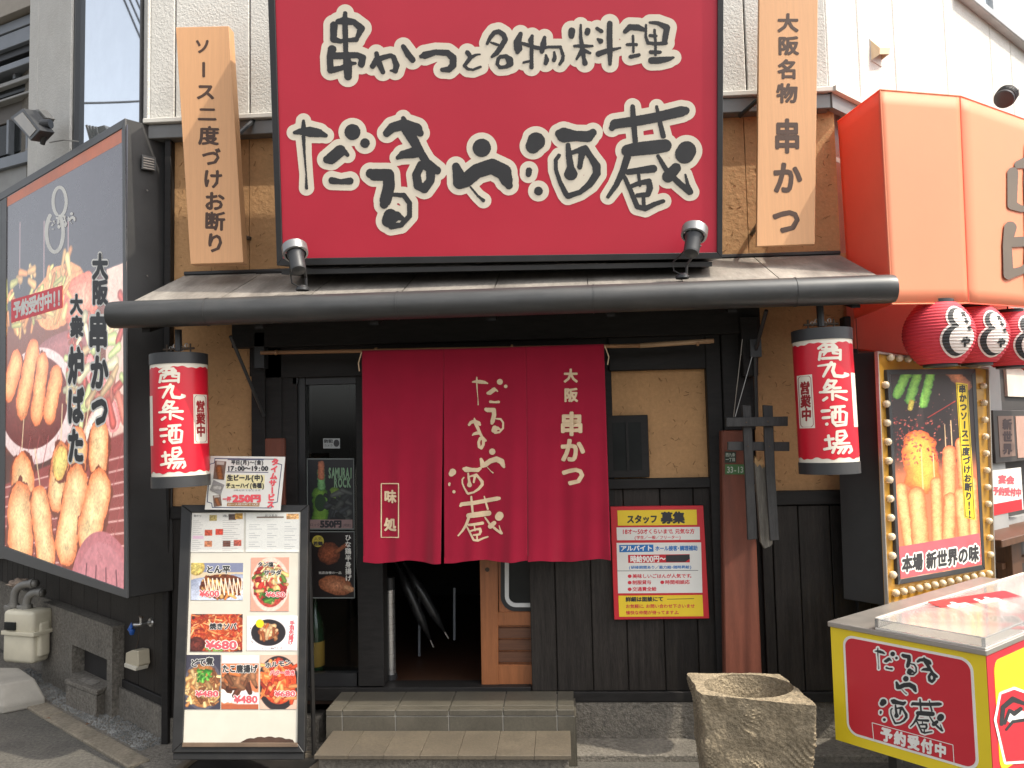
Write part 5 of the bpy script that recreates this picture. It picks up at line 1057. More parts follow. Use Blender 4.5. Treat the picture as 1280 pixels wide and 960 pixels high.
bo = at(394, 838, .22); bo[2] = zsill; Bo = thing('sake_bottle', 'large green bottle with yellow label standing inside the shop window', 'bottle', bo)
M().box(bo[0]-.15, bo[0]+.35, .06, .4, zsill-.003, zsill+.0).build('shelf_mat', m_dark, Bo)
M().lathe(bo, [(0, .002), (.052, .002), (.055, .012), (.055, .27), (.045, .32), (.020, .38), (.017, .44), (.019, .445), (.019, .47), (0, .472)], 28).build('glass', m_bottle, Bo, smooth=40)
M().lathe(bo, [(.0558, .06), (.0562, .062), (.0562, .2), (.0558, .202)], 28).build('label', mat('bottle_label', (.55, .33, .06), .6), Bo, smooth=40)
# fittings seen in the doorway
cy_ = at(488, 833, .15); As = thing('standing_ashtray', 'tall brushed steel cylinder standing just inside the doorway', 'ashtray', (cy_[0], .15, zsill)); zc0, zc1 = at(488, 833, .15)[2], at(488, 737, .15)[2]
M().lathe((cy_[0], .15, zsill), [(0, 0), (.03, 0), (.03, zc0-zsill), (.031, zc0-zsill+.001), (.031, zc1-zsill), (0, zc1-zsill)], 20).build('cylinder', m_silver, As, smooth=40)
M().lathe((cy_[0], .15, zc1), [(0, 0), (.032, 0), (.032, .07), (0, .072)], 16).build('cap', m_frame, As, smooth=40)
M().lathe((cy_[0], .15, zsill), [(0, 0), (.04, 0), (.04, .03), (0, .03)], 16).build('base', m_frame, As, smooth=40)
m_umb = mat('clear_umbrella_film', (.022, .022, .022), .3, var=.5, vs=20)
for i, (x0, x1, lab) in enumerate(((517, 541, 'folded umbrella hanging in the dark doorway, nearer the steel cylinder'), (528, 559, 'folded umbrella hanging in the dark doorway, nearer the wooden door'))):
    a = at(x0-18, 712, .45); b = at(x1-3, 790+ (0 if i else 10), .45); U_ = thing('folded_umbrella', lab, 'umbrella', b); M().tube([a, a+(b-a)*.3, a+(b-a)*.7, b], [.018, .032, .03, .006], 9).build('canopy', m_umb, U_, smooth=True); M().tube([b, b+(b-a)*.1], .005, 6).build('tip', m_silver, U_); M().tube([a, a-(b-a)*.12], .007, 6).build('handle', m_umb, U_)
for i, (x, y1) in enumerate(((524, 820), (568, 800))): p = at(x, y1, .6); o = M().tube([p, at(x, 735, .6)], .009, 6).build('rack_pole', m_louvre, None); tag(o, ['thin grey upright rail in the doorway left of centre', 'thin grey upright rail in the doorway right of centre'][i], 'rail')
# ================================================================== hanging charred wood lattice and broken slat
FH2 = Frame((0, -.32, 0), (1, 0, 0))
m_char = mat('charred_lattice', (.032, .031, .030), .6, var=.35, vs=4, grain=(12, 12, 1), bump=.4, bs=18, dist=.004, fine=(22, .3), dirt=.4, dirtcol=(.12, .115, .105))
m_weath = mat('weathered_grey_wood', (.17, .155, .13), .75, var=.35, vs=4, grain=(16, 16, 1), bump=.5, bs=20, dist=.004, fine=(26, .35))
HL = thing('wooden_lattice', 'hash shaped frame of charred timbers hanging in front of the red post', 'ornament', FH2.at(950, 676))
M().pq(FH2, [(910, 552), (987, 552.5), (987, 564), (910, 563)], -.028, -.004).build('crossbar', m_char, HL, bevel=.002)
M().pq(FH2, [(928, 506), (939, 507), (943, 600), (946.5, 674), (935, 675), (932, 600)], -.004, .018).build('upright', m_char, HL, bevel=.002)
M().pq(FH2, [(954, 506), (966, 507), (969, 590), (974, 675), (963, 676), (957.5, 590)], -.004, .018).build('upright', m_char, HL, bevel=.002)
M().pq(FH2, [(908, 522), (985, 520.5), (985, 532.5), (908, 533.5)], .018, .040).build('crossbar', m_char, HL, bevel=.002)
for x, y in ((933, 528), (960, 527), (935, 558), (962, 558)): M().lathe(FH2.at(x, y, .042 if y < 540 else .0185), [(0, .002), (.004, .001), (.0045, -.003)], 8, axis=(0, -1, 0)).build('nail_head', m_brass, HL)
M().tube([at(928, 424, -.5), FH2.at(917, 521, .03)], .0022, 5).build('wire', m_wire, HL); M().tube([at(940, 446, -.36), FH2.at(919, 521, .034)], .0022, 5).build('wire', m_wire, HL)
BS = thing('broken_slat', 'weathered grey split board with torn pale top hanging behind the lattice', 'board', FH2.at(955, 682, -.03))
M().pq(FH2, [(943, 578), (947, 584), (950, 580), (953, 586), (956, 583), (962, 683), (956, 686), (951, 678)], -.062, -.034).build('board', m_weath, BS, bevel=.002)
M().pq(FH2, [(943.2, 578), (944, 570), (948, 577), (952, 572), (956, 583), (953, 586), (950, 580), (947, 584)], -.058, -.036).build('torn_end', mat('fresh_split_wood', (.48, .29, .13), .8, var=.3, vs=40), BS)
M().pq(FH2, [(957.5, 581), (960.5, 580), (966, 680), (961.5, 684)], -.060, -.036).build('board_edge', m_weath, BS, bevel=.001)
# address plates
for q, mt, lab, txts in (([(906, 564.5), (920, 564.5), (920, 578.5), (906, 578.5)], mat('plate_dark_green', (.03, .045, .03), .4), 'small dark street name plate on the red post, above the green number plate', [('西九条', 907, 568.5, 919, 5), ('一丁目', 907, 574.5, 919, 5)]), ([(906.5, 580.5), (931, 580.5), (931, 593), (906.5, 593)], m_green, 'small green number plate reading 33-13 on the red post', [('33-13', 908.5, 587, 929.5, 9)])):
    FA = Frame((0, -.131, 0), (1, 0, 0)); o = thing('address_plate', lab, 'sign', FA.at(918, q[2][1])); M().pq(FA, q, .0, .003).build('plate', mt, o); I = Ink()
    for tx, x0, y, x1, h in txts: I.row(tx, x0, y, x1, y, h, bold=.03)
    I.build('lettering', mat('plate_lettering', (.45, .5, .42), .5), o, FA.mapk(.004))
# ================================================================== stone mortar
zr_ = .56; cs = [onz(858.5, 841, zr_), onz(875, 871, zr_-.01), onz(1023, 883, zr_), onz(974, 842, zr_)]
cen = sum(cs)/4; MO = thing('stone_mortar', 'square rough chiselled stone mortar with a round bowl beside the steps', 'mortar', (cen[0], cen[1], 0))
def mortar():
    N = 260; V = []; nz_ = 74; pc = []
    for i in range(N):
        p = 4*i/N; k = int(p); f_ = p-k; c0, c1 = cs[k], cs[(k+1) % 4]; q = c0*(1-f_)+c1*f_; d = q[:2]-cen[:2]
        pc.append(d)
    pc = np.array(pc)
    for _ in range(3): pc = .5*pc+.25*(np.roll(pc, 1, 0)+np.roll(pc, -1, 0))
    nrm = np.stack([np.roll(pc, -1, 0)[:, 1]-np.roll(pc, 1, 0)[:, 1], -(np.roll(pc, -1, 0)[:, 0]-np.roll(pc, 1, 0)[:, 0])], 1); nrm /= np.linalg.norm(nrm, axis=1)[:, None]
    sgn = np.sign((nrm*pc).sum(1).mean()); nrm *= sgn; arc = np.cumsum(np.linalg.norm(np.roll(pc, -1, 0)-pc, axis=1))
    rings = []
    for j in range(nz_+1):
        z = zr_*j/nz_; tp = .74+.26*(z/zr_)**.85; R_ = []
        for i in range(N):
            x, y = cen[0]+pc[i, 0]*tp, cen[1]+pc[i, 1]*tp
            s_ = arc[i]; big = (1-.75*(z/zr_)**5)*mnoise.noise(Vector((x*5, y*5, z*5)))*.020+mnoise.noise(Vector((x*14, y*14, z*14)))*.008
            u1 = (s_*.75+z*1.0)*46+2.2*mnoise.noise(Vector((x*9, y*9, z*9+5))); ch = abs((u1 % 1)-.5)*2; am = max(0, .6+mnoise.noise(Vector((x*11+3, y*11, z*7)))*1.2); e = .0105*ch*am
            fade = min(1, (zr_-z)/.02+.25)
            o_ = big+(e-.003)*fade+mnoise.noise(Vector((x*60, y*60, z*60)))*.0022
            if z > zr_-.03: o_ += -max(0, mnoise.noise(Vector((x*26, y*26, 1))))*.007*((z-(zr_-.03))/.03)
            R_.append((x+nrm[i, 0]*o_, y+nrm[i, 1]*o_, z))
        rings.append(R_)
    ax_, ay_ = .192, .165; bc = onz(935, 857, zr_)
    for t in np.linspace(.06, 1, 16):
        R_ = []
        for i in range(N):
            a = math.atan2(pc[i, 1], pc[i, 0]); ex, ey = bc[0]+ax_*math.cos(a), bc[1]+ay_*math.sin(a); px_, py_ = rings[nz_][i][0], rings[nz_][i][1]; x = px_+(ex-px_)*t; y = py_+(ey-py_)*t
            R_.append((x, y, zr_+mnoise.noise(Vector((x*7, y*7, 2)))*.004+mnoise.noise(Vector((x*40, y*40, 2)))*.0015+.002*math.sin(t*3.1)))
        rings.append(R_)
    for t in np.linspace(.05, 1, 16):
        R_ = []
        for i in range(N):
            a = math.atan2(pc[i, 1], pc[i, 0]); k = math.cos(t*math.pi/2)**.6 if t < 1 else 0; x = bc[0]+ax_*k*math.cos(a); y = bc[1]+ay_*k*math.sin(a)
            R_.append((x, y, zr_-.26*math.sin(t*math.pi/2)**1.2+mnoise.noise(Vector((x*20, y*20, 9)))*.003))
        rings.append(R_)
    V = np.array([p for r in rings for p in r]); n = len(rings); Fs = [(j*N+i, j*N+(i+1) % N, (j+1)*N+(i+1) % N, (j+1)*N+i) for j in range(n-1) for i in range(N)]
    return M().add(V, Fs)
mo_ = mortar().build('body', m_stone, MO, smooth=35)
# ================================================================== orange tent canopy of the side shop
AW = thing('orange_awning', 'big orange vinyl box awning over the side shop at the right corner', 'awning', at(1150, 400, -.2))
Tf, Bf = at(1100, 112, -.50), at(1115, 380, -.50); Tb, Bb = at(1047, 152, -.03), at(1063, 400, -.03)
F1 = Frame((Tf[0], Tf[1], 0), hdir(3900)); T2, B2 = F1.at(1200, 120), F1.at(1211, 379)
F2 = Frame((T2[0], T2[1], 0), hdir(2050)); T3, B3 = F2.at(1400, 192), F2.at(1400, 392)
def sheet(name, a, b, c, d, mt, nu=1, nv=1, bulge=0):
    a, b, c, d = map(np.array, (a, b, c, d)); nn = np.cross(b-a, d-a); nn /= np.linalg.norm(nn)
    def f(U, V):
        U = U[:, None]; V = V[:, None]; return a*(1-U)*(1-V)+b*U*(1-V)+c*U*V+d*(1-U)*V + nn*bulge*np.sin(U*math.pi)*np.sin(V*math.pi)+nn*bulge*.35*np.sin(U*9+V*4)*np.sin(V*math.pi)*np.sin(U*math.pi)
    m = M().grid(f, nu, nv); m.f = [q[::-1] for q in m.f]; o = m.build(name, mt, AW, smooth=True); sm = o.modifiers.new('thickness', 'SOLIDIFY'); sm.thickness = .004; return o
sheet('side_panel', Tb, Tf, Bf, Bb, m_awn, 14, 14, -.003); sheet('front_panel', Tf, T2, B2, Bf, m_awnfront, 14, 14, -.003); sheet('front_panel', T2, T3, B3, B2, m_awnfront, 18, 14, -.003)
Tw = FR.at(1400, 120, .02); M().add([Tb, Tf, T2, T3, FR.w(3.2, Tb[2], .0), FR.w(.1, Tb[2], 0)], [(0, 1, 2, 3, 4, 5)]).build('top_panel', m_awn, AW)
M().fbox(FR, .03, 3.2, FR.st(1120, 441, .06)[0][1], Bf[2]+.25, .02, .06).build('inner_panel', m_awn, AW)
for P_, Q_ in ((Tb, Tf), (Tf, T2), (T2, T3), (Bb, Bf), (Bf, B2), (B2, B3), (Tf, Bf), (T2, B2)): M().tube([P_, Q_], .0035, 6).build('seam_piping', m_awnfront if P_[1] < -.4 else m_awn, AW)
M().tube([Bf+[.02, .04, .03], B2+[0, .04, .03], B3+[0, .06, .03]], .014, 6).build('hem_pole', m_blackm, AW)
# grey brush character at the edge of the awning (mostly outside the picture)
m_greych = mat('print_olive_grey', (.12, .09, .065), .6)
gs = fit(BR['kushi'], 1254, 176, 1320, 372, k=.8); 
shape('brush_character', m_greych, AW, F2.map(.006), gs, .9, 0, .5)
# ================================================================== paper lanterns
def paper_lantern(label, px, py, rp, F, t, first=None):
    c = F.at(px, py, t); d = np.linalg.norm(c-CAM); R = rp/1000*d*.98; o = thing('paper_lantern', label, 'lantern', c-[0, 0, R], 'round red paper lanterns under the orange awning')
    H = R*.92
    def prof(v): return R*np.cos(np.clip(v, -1, 1)*1.18)**.62
    nrm = np.array([hdir(4200)[1], -hdir(4200)[0], 0]); sd = np.cross(np.array([0, 0, 1.0]), nrm)*1
    def P_(th, v, e=0):
        r = prof(v)+R*.012*np.cos(v*62)+e; return c+np.stack([0*v, 0*v, v*H], 1)+(nrm*np.cos(th)[:, None]+sd*np.sin(th)[:, None])*r[:, None]
    M().grid(lambda U, V: P_((U*2-1)*math.pi, V*2-1), 60, 110).build('paper_shade', m_paperred, o, smooth=True)
    for s_ in (-1, 1): M().lathe(c+np.array([0, 0, s_*H*.96]), [(0, -.018), (R*.47, -.018), (R*.47, .026), (0, .026)], 28).build('cap', m_blackm, o, smooth=40)
    M().tube([c+[0, 0, H], c+[0, 0, H+.10]], .004, 6).build('cord', m_blackm, o)
    def lm(e):
        def f(uv, k=None): return P_(uv[:, 0], -uv[:, 1], e+(0 if k is None else k))
        return f
    # two white lobes, a thick black curve on their left and letters
    L1, L2 = [[(-.12, -.40, .36)]], [[(-.18, .30, .50)]]
    # the lobes are drawn in lantern coordinates (angle, height)
    for nm, mt, S_, lv, e in (('white_edge', m_paperwhite, L1+L2, .06, .0025), ('black_curve', m_ink, L1+L2, 0, .004), ('white_face', m_paperwhite, [[(-.02, -.40, .31)], [(-.06, .29, .43)]], 0, .0055)):
        shape(nm, mt, o, lm(e), S_, .035, lv, run=3)
    I = Ink()
    for ch, x, y, s_ in (('だ', .06, -.52, .19), ('る', .06, -.30, .19), ('ま', .12, -.06, .18), ('や', .02, .38, .34)): I.ch(ch, x, y, s_, s_, bold=.07)
    I.build('lettering', m_ink, o, lm(.0085))
    return o
FLn = Frame((F1.at(1150, 400)[0], F1.at(1150, 400)[1], 0), hdir(2050))
paper_lantern('round red paper lantern nearest the tall lantern, leftmost of the row', 1173, 418, 37, F1, -.06)
paper_lantern('round red paper lantern with white face, second from the left in the row', 1219, 420, 33, F2, -.10)
paper_lantern('round red paper lantern with white face, third from the left in the row', 1262, 425, 31, F2, -.10)
paper_lantern('round red paper lantern cut off by the picture edge, last of the row', 1301, 430, 30, F2, -.10)
# ================================================================== bulb framed photo sign
pn_ = at(1109, 758, -.42); FN2 = Frame((pn_[0], pn_[1], 0), hdir(2022))
NS = thing('bulb_sign', 'gold framed light sign edged with bulbs showing skewers, below the paper lanterns', 'sign', (pn_[0], pn_[1], pn_[2]))
oq = [(1097, 439), (1237, 459), (1245, 729), (1110, 758)]; iq = [(1109, 462), (1219.5, 461), (1231.5, 712), (1123, 731)]; pq2 = [(1113, 468), (1215, 468), (1228, 706), (1126, 724)]
M().pq(FN2, oq, -.27, -.03).build('case', m_boxg, NS, bevel=.004)
for a, b in ((0, 1), (1, 2), (2, 3), (3, 0)):
    M().pq(FN2, [oq[a], oq[b], iq[b], iq[a]], -.03, -.012).build('gold_surround', m_gold, NS)
    M().pq(FN2, [iq[a], iq[b], pq2[b], pq2[a]], -.03, .006).build('inner_frame', m_blackm, NS, bevel=.002)
    O0, O1 = np.array(oq[a], float), np.array(oq[b], float); cc = np.mean(np.array(oq, float), 0); M().pq(FN2, [O0, O1, O1+(cc-O1)*.018, O0+(cc-O0)*.018], -.012, .004).build('outer_rim', m_alu, NS)
def skew(P, w, h):
    P.C[:] = (52, 40, 40); P.bits(170, (0, h*.1, w*.9, h*.5), [(170, 90, 84), (120, 60, 60), (206, 150, 140), (80, 50, 50)], w*.006, 21, 1.2)
    P.put(np.clip((P.Y-h*.40)/(h*.1), 0, 1)*.8, (226, 130, 86))
    P.cap(w*.28, h*.36, w*.30, h*.52, w*.2, (250, 180, 80), (226, 90, 50), tex=.2); P.bits(110, (w*.02, h*.22, w*.55, h*.45), [(200, 90, 80), (150, 60, 60), (226, 120, 100)], w*.010, 2, 1.3)
    for x0, y0, x1, y1 in ((.18, .0, .06, .10), (.32, -.02, .20, .13), (.46, .0, .36, .15)): P.cap(w*x0, h*y0, w*x1, h*y1, w*.055, (150, 206, 90), (70, 130, 50), tex=.15)
    P.cap(w*.22, h*.14, w*.2, h*.17, w*.03, (226, 206, 90), (180, 150, 60))
    for i, (x, y0) in enumerate(((.3, .48), (.44, .5), (.6, .36), (.68, .34), (.82, .5))): P.line(w*x, h*(y0-.1), w*x, h*(y0+.1), 1.0, (240, 200, 150))
    for x0, y0, x1, y1, r in ((.64, .40, .60, .72, .085), (.80, .36, .82, .66, .08), (.05, .56, .12, .84, .07), (.46, .55, .44, .84, .07), (.92, .56, .90, .86, .07), (.22, .60, .26, 1.0, .10), (.62, .64, .54, .98, .085), (.76, .62, .78, .92, .085)): P.cap(w*x0, h*y0, w*x1, h*y1, w*r, (244, 178, 120), (206, 92, 54), tex=.22, rough=.12)
    for i in range(7): P.line(0, h*(.88+i*.02), w, h*(.86+i*.02), .5, (200, 190, 186))
    P.cap(w*.7, h*-.02, w*.9, h*.06, w*.08, (190, 120, 80), (120, 70, 50)); P.line(w*.4, h*.22, w*.75, h*.14, 1.1, (190, 60, 50))
dishpaper('photo_print', pq2, (50, 40, 40), skew, None, 1.8, .0035, FN2, NS)
M().pq(FN2, [(1124, 683.5), (1224.5, 666.5), (1227, 705), (1126, 723)], .0035, .0045).build('red_banner', m_txtpink, NS)
M().pq(FN2, [(1195, 478), (1209.5, 480), (1219.5, 650), (1206, 647)], .0035, .0048).build('yellow_strip', m_yellow, NS)
shape('strip_border', m_ink, NS, FN2.map(.0055), [[(1196.3, 480, .35), (1208.5, 481.5, .35), (1218, 648, .35), (1207, 645.5, .35), (1196.3, 480, .35)]], .35)
I = Ink(); I.col('串かつソース二度づけお断り!!', 1202.6, 481, 1212.5, 648, 9.5, 11, bold=.05); I.build('lettering', m_ink, NS, FN2.mapk(.0055))
its = [(c, 1134+i*13.2+(4 if i > 1 else 0), 705-i*2.1, 13.2, 22) for i, c in enumerate('本場新世界の味')]
olet(FN2, NS, its, .15, m_txtwhite, m_ink, .0055, .05, shear=-.17)
bulb0 = None; bl = []
def lerp(a, b, t): return (a[0]+(b[0]-a[0])*t, a[1]+(b[1]-a[1])*t)
for a, b, n in (((1119, 746), (1236, 721), 13), ((1106, 474), (1116, 735), 11), ((1107, 451), (1228, 461), 11), ((1228, 476), (1238, 708), 11)):
    for i in range(n): bl.append(lerp(a, b, (i+.5)/n) if n < 13 else lerp(a, b, i/(n-1)))
for k, (x, y) in enumerate(bl):
    p = FN2.at(x, y, -.004); lit = k in (4, 14, 19, 22)
    if bulb0 is None:
        bulb0 = M().lathe((0, 0, 0), [(.008, -.012), (.010, -.004), (.017, .006), (.0195, .016), (.017, .027), (.009, .034), (0, .0355)], 18, axis=FN2.n).build('bulb', m_bulb, None, smooth=True); bulb0.parent = NS; bs = bulb0
    else: bs = bulb0.copy(); COL.objects.link(bs); bs.parent = NS
    bs.location = tuple(p-ORG[NS.name])
# ================================================================== freezer style food cart
zc = .84; Ac, Bc = onz(1038, 783, zc), onz(1232, 819.5, zc); uc = (Bc-Ac); Lc = np.linalg.norm(uc); uc /= Lc
FC = Frame((Bc[0], Bc[1], 0), uc); u2 = -FC.n; FC2 = Frame((Bc[0], Bc[1], 0), u2)
CT = thing('food_cart', 'yellow and red counter cart with brush lettering at the right front corner', 'cart', (Bc[0], Bc[1], 0))
Wd = 1.5; zb_ = onz(1050, 926, 0)[2]; zb_ = FC.st(1050, 926, 0)[0][1]
M().fbox(FC, -Lc, 0, zb_, zc, -Wd, -.006).build('body', m_cartyel, CT, bevel=.004)
M().fbox(FC, -Lc+.0, -.0, zb_+.0, zc, -.006, 0).build('side_panel', m_cartyel, CT)
rp = rr(1062, 796, 1225, 960, 14)
def cpx(a, b): return FC.w(a, b)
LL = Lc; hh = zc-zb_
def rrect(a0, a1, b0, b1, r, n=7):
    P = []
    for ca, cb, s0 in ((a1-r, b0+r, -90), (a1-r, b1-r, 0), (a0+r, b1-r, 90), (a0+r, b0+r, 180)):
        for i in range(n+1): t = math.radians(s0+90*i/n); P.append((ca+r*math.cos(t), cb+r*math.sin(t)))
    return P
M().prism(FC, rrect(-LL+.055, -.045, zb_+.04, zc-.022, .045), 0, .0012).build('white_outline', m_txtwhite, CT)
M().prism(FC, rrect(-LL+.065, -.055, zb_+.05, zc-.032, .038), .0012, .0024).build('red_field', m_cartred, CT)
def uvC(x, y): return (1040+x/5.645, 790+y/5.645)
SS = []
for k, bb in (('da', (300, 120, 465, 272)), ('ru', (488, 160, 600, 305)), ('ma', (595, 180, 750, 355)), ('ya', (445, 312, 600, 440)), ('sake', (335, 472, 535, 650)), ('kura', (548, 478, 795, 722))):
    a = uvC(bb[0], bb[1]); b = uvC(bb[2], bb[3]); s_ = fit(BR[k], *a, *b, k=.95)
    # follow the slope of the panel
    cxm = (a[0]+b[0])/2; s_ = [[(x, y+(x-cxm)*.17, r) for x, y, r in q] for q in s_]; SS.append(s_)
shape('lettering_outline', m_txtwhite, CT, FC.map(.0034), allS(*SS), .4, 2.0)
for s_ in SS: shape('brush_character', m_ink, CT, FC.map(.0045), s_, .35, 0, .15)
sq = [uvC(283, 640), uvC(853, 797), uvC(862, 935), uvC(295, 768)]
shape('lettering_frame', m_txtwhite, CT, FC.map(.0034), [[(*p, .45) for p in sq+[sq[0]]]], .35)
I = Ink(); 
for i, c in enumerate('予約受付中'): x, y = uvC(385+i*95, 728+i*27); I.ch(c, x, y, 15.5, 18, bold=.06, shear=.26)
I.build('lettering', m_txtwhite, CT, FC.mapk(.0045))
M().prism(FC2, [(0, zb_), (Wd, zb_), (Wd, zc), (0, zc)], 0, .003).build('front_panel', m_cartred, CT)
M().prism(FC2, rrect(.055, Wd-.05, zb_+.04, zc-.03, .045), .003, .0045).build('yellow_field', m_cartyel, CT)
# red and black lucky figure at the picture edge, drawn as plain shapes
fg = [(1252, 868), (1268, 862), (1290, 870), (1300, 900), (1290, 950), (1258, 952), (1246, 900)]
shape('figure_outline', m_txtwhite, CT, FC2.map(.0055), [[(x, y, 3.5) for x, y in fg+[fg[0]]]], .8)
M().pq(FC2, fg, .0045, .0065).build('figure_red', m_cartred, CT)
shape('figure_marks', m_ink, CT, FC2.map(.0075), [[(1252, 905, 2.5), (1254, 884, 3), (1266, 874, 3.5), (1282, 880, 2)], [(1256, 904, 2), (1262, 888, 2), (1268, 892, 3), (1276, 886, 2.5)], [(1258, 912, 1.5), (1266, 902, 2), (1280, 900, 2)]], .6, 0, .4)
shape('figure_face', m_txtwhite, CT, FC2.map(.0070), [[(1266, 896, 8), (1276, 894, 6)]], .6)
# counter top, legs and clear cover
M().fbox(FC, -Lc-.008, .008, zc, zc+.022, -Wd-.01, .01).build('counter_rim', m_alu, CT, bevel=.003)
aS = -Lc+.20
M().fbox(FC, aS, .004, zc+.022, zc+.030, -Wd, .006).build('cover_base', mat('cover_white', (.62, .58, .52), .35), CT, bevel=.002)
for a0_, a1_, t0_, t1_ in ((aS, aS+.012, -Wd, .004), (-.010, .004, -Wd, .004), (aS+.012, -.010, -.008, .004), (aS+.012, -.010, -Wd, -Wd+.012)): M().fbox(FC, a0_, a1_, zc+.0305, zc+.062, t0_, t1_).build('cover_side', m_acry, CT)
M().fbox(FC, aS, .004, zc+.0625, zc+.0665, -Wd, .004).build('cover_lid', m_acry, CT, bevel=.001)
M().fbox(FC, aS-.0, aS+.016, zc+.067, zc+.071, -Wd, .004).build('lid_trim', _MC['cover_white'], CT, bevel=.001)
for a_, t_ in ((-Lc+.12, -.25), (-.12, -.25), (-Lc+.12, -Wd+.15), (-.12, -Wd+.15)):
    M().fbox(FC, a_-.018, a_+.018, .075, zb_, t_-.018, t_+.018).build('leg', m_blackm, CT); M().lathe(FC.w(a_, .036, t_-.0), [(0, -.012), (.036, -.012), (.036, .012), (0, .012)], 18, axis=FC.u).build('caster', m_rubber, CT, smooth=40)
# placards inside the cover
def tilt_frame(a, t, rotz=0, up=.5):
    P = FC.w(a, zc+.033, t); uu = u2*math.cos(rotz)+FC.u*math.sin(rotz); vv = np.cross(np.array([0, 0, 1.0]), uu); vv = -vv if vv@FC.n > 0 else vv; vv = vv*math.cos(up)+np.array([0, 0, 1.0])*math.sin(up); return Frame(P, uu, vv)
PL = thing('placard', 'pink placard with outlined lettering lying under the clear cart cover', 'sign', FC.w(-.2, zc+.035, -.25))
Fp = Frame(FC.w(-.34, zc+.034, -.16), u2*.55+FC.u*.83, (0, 0, 1)); 
up_ = np.cross(np.array([0, 0, 1.0]), Fp.u); up_ = up_ if up_[1] > 0 else -up_; Fp = Frame(Fp.P, Fp.u, up_*.93+np.array([0, 0, .12])); 
if Fp.n[2] < 0: Fp.n = -Fp.n
M().fbox(Fp, -.02, .44, .0, .16, -.003, 0).build('sheet', m_txtpink, PL)
I = Ink(); Ob = Ink()
for i, c in enumerate('本場新世界の味'): Ob.ch(c, .03+.058*i, -.08, .058, .10, bold=.14, ring=12); I.ch(c, .03+.058*i, -.08, .058, .10, bold=.05)
fm = lambda e: (lambda V, K: Fp.P+Fp.u*V[:, :1]-Fp.v*V[:, 1:]+Fp.n*(e+K)[:, None])
Ob.build('lettering_outline', m_txtwhite, PL, fm(.001)); I.build('lettering', m_ink, PL, fm(.002))
PL2 = thing('placard', 'red card with a white character leaning behind the pink placard in the cart', 'sign', FC.w(-.1, zc+.035, -.5))
Fq = Frame(FC.w(-.14, zc+.034, -.34), u2*.8+FC.u*.2-np.array([0, 0, 0]), np.array([0, 0, 1.0])); up_ = np.cross(np.array([0, 0, 1.0]), Fq.u); up_ = up_ if up_[1] > 0 else -up_; Fq = Frame(Fq.P, Fq.u, up_*.9+np.array([0, 0, .16])); 
if Fq.n[2] < 0: Fq.n = -Fq.n
M().fbox(Fq, 0, .5, 0, .26, -.003, 0).build('sheet', m_cartred, PL2); I = Ink(); I.ch('串', .10, -.12, .16, .2, bold=.05); I.ch('焼', .29, -.12, .16, .2, bold=.05); I.build('lettering', m_txtwhite, PL2, lambda V, K: Fq.P+Fq.u*V[:, :1]-Fq.v*V[:, 1:]+Fq.n*(.001+K)[:, None])
TR = thing('wooden_skewer_tray', 'shallow tray of pale wooden skewers under the clear cart cover', 'tray', FC.w(-.35, zc+.035, -.7))
M().fbox(FC, -.44, -.22, zc+.0305, zc+.04, -.95, -.45).build('tray', m_alu, TR, bevel=.003)
for i in range(9): a = -.42+.02*i; M().tube([FC.w(a, zc+.046+.002*(i % 2), -.93), FC.w(a+.012, zc+.046, -.48)], .003, 5).build('skewer', mat('pale_skewer_wood', (.55, .40, .22), .7), TR)
# ================================================================== side shop front, seen past the bulb sign
ss = FR
wdk = mat('side_shop_dark', (.045, .04, .037), .6, var=.3)
M().pr(FR, 1236, 446, 1258, 760, -.03, .09).build('wall_pillar', m_grey, B, bevel=.004)
M().pr(FR, 1258, 455, 1340, 760, -.03, .0).build('shop_front_wall', wdk, B)
M().pr(FR, 1259, 462, 1340, 497, 0, .02).build('light_panel', mat('cream_light_panel', (.62, .56, .48), .6), B)
M().pr(FR, 1254, 640, 1340, 662, .0, .05).build('glass_shelf', m_grey, B)
sg = thing('menu_sign', 'dark framed vertical letter sign behind the bulb sign', 'sign', FR.at(1265, 575, .1)); M().pr(FR, 1243, 513, 1310, 576, .09, .12).build('frame', wdk, sg, bevel=.003); M().pr(FR, 1249, 520, 1268, 571, .12, .123).build('panel', mat('dusky_print', (.20, .13, .10), .6), sg); M().pr(FR, 1271, 520, 1305, 571, .12, .123).build('panel', mat('dusky_photo', (.45, .28, .22), .6), sg)
I = Ink(); I.col('新世界', 1259, 523, 1259.5, 569, 12, 14, bold=.06); I.build('lettering', mat('dull_letter', (.05, .03, .03), .6), sg, FR.mapk(.1245))
ps = thing('banquet_poster', 'small white and red poster about party bookings behind the bulb sign', 'poster', FR.at(1258, 640, .1)); M().pr(FR, 1240, 586, 1278, 641, .09, .092).build('sheet', m_white, ps); M().pr(FR, 1240, 627, 1278, 641, .092, .0935).build('red_band', m_postred, ps)
I = Ink(); I.row('宴会', 1248, 599, 1268, 600.5, 11, bold=.06); I.row('予約受付中', 1241.5, 613.5, 1277, 616, 11, bold=.06); I.build('lettering', m_txtpink, ps, FR.mapk(.0945))
bn = thing('wooden_bench', 'dark wooden bench leg and top at the right edge behind the bulb sign', 'bench', FR.at(1270, 745, .2)); m_bench = mat('dark_bench_wood', (.10, .045, .022), .5, var=.3, grain=(12, 12, 1))
M().pr(FR, 1252, 663, 1340, 672, .02, .3).build('seat', m_bench, bn, bevel=.004); M().pr(FR, 1266, 672, 1278, 748, .1, .2).build('leg', m_bench, bn, bevel=.003); M().pr(FR, 1252, 690, 1340, 697, .12, .16).build('stretcher', m_bench, bn)
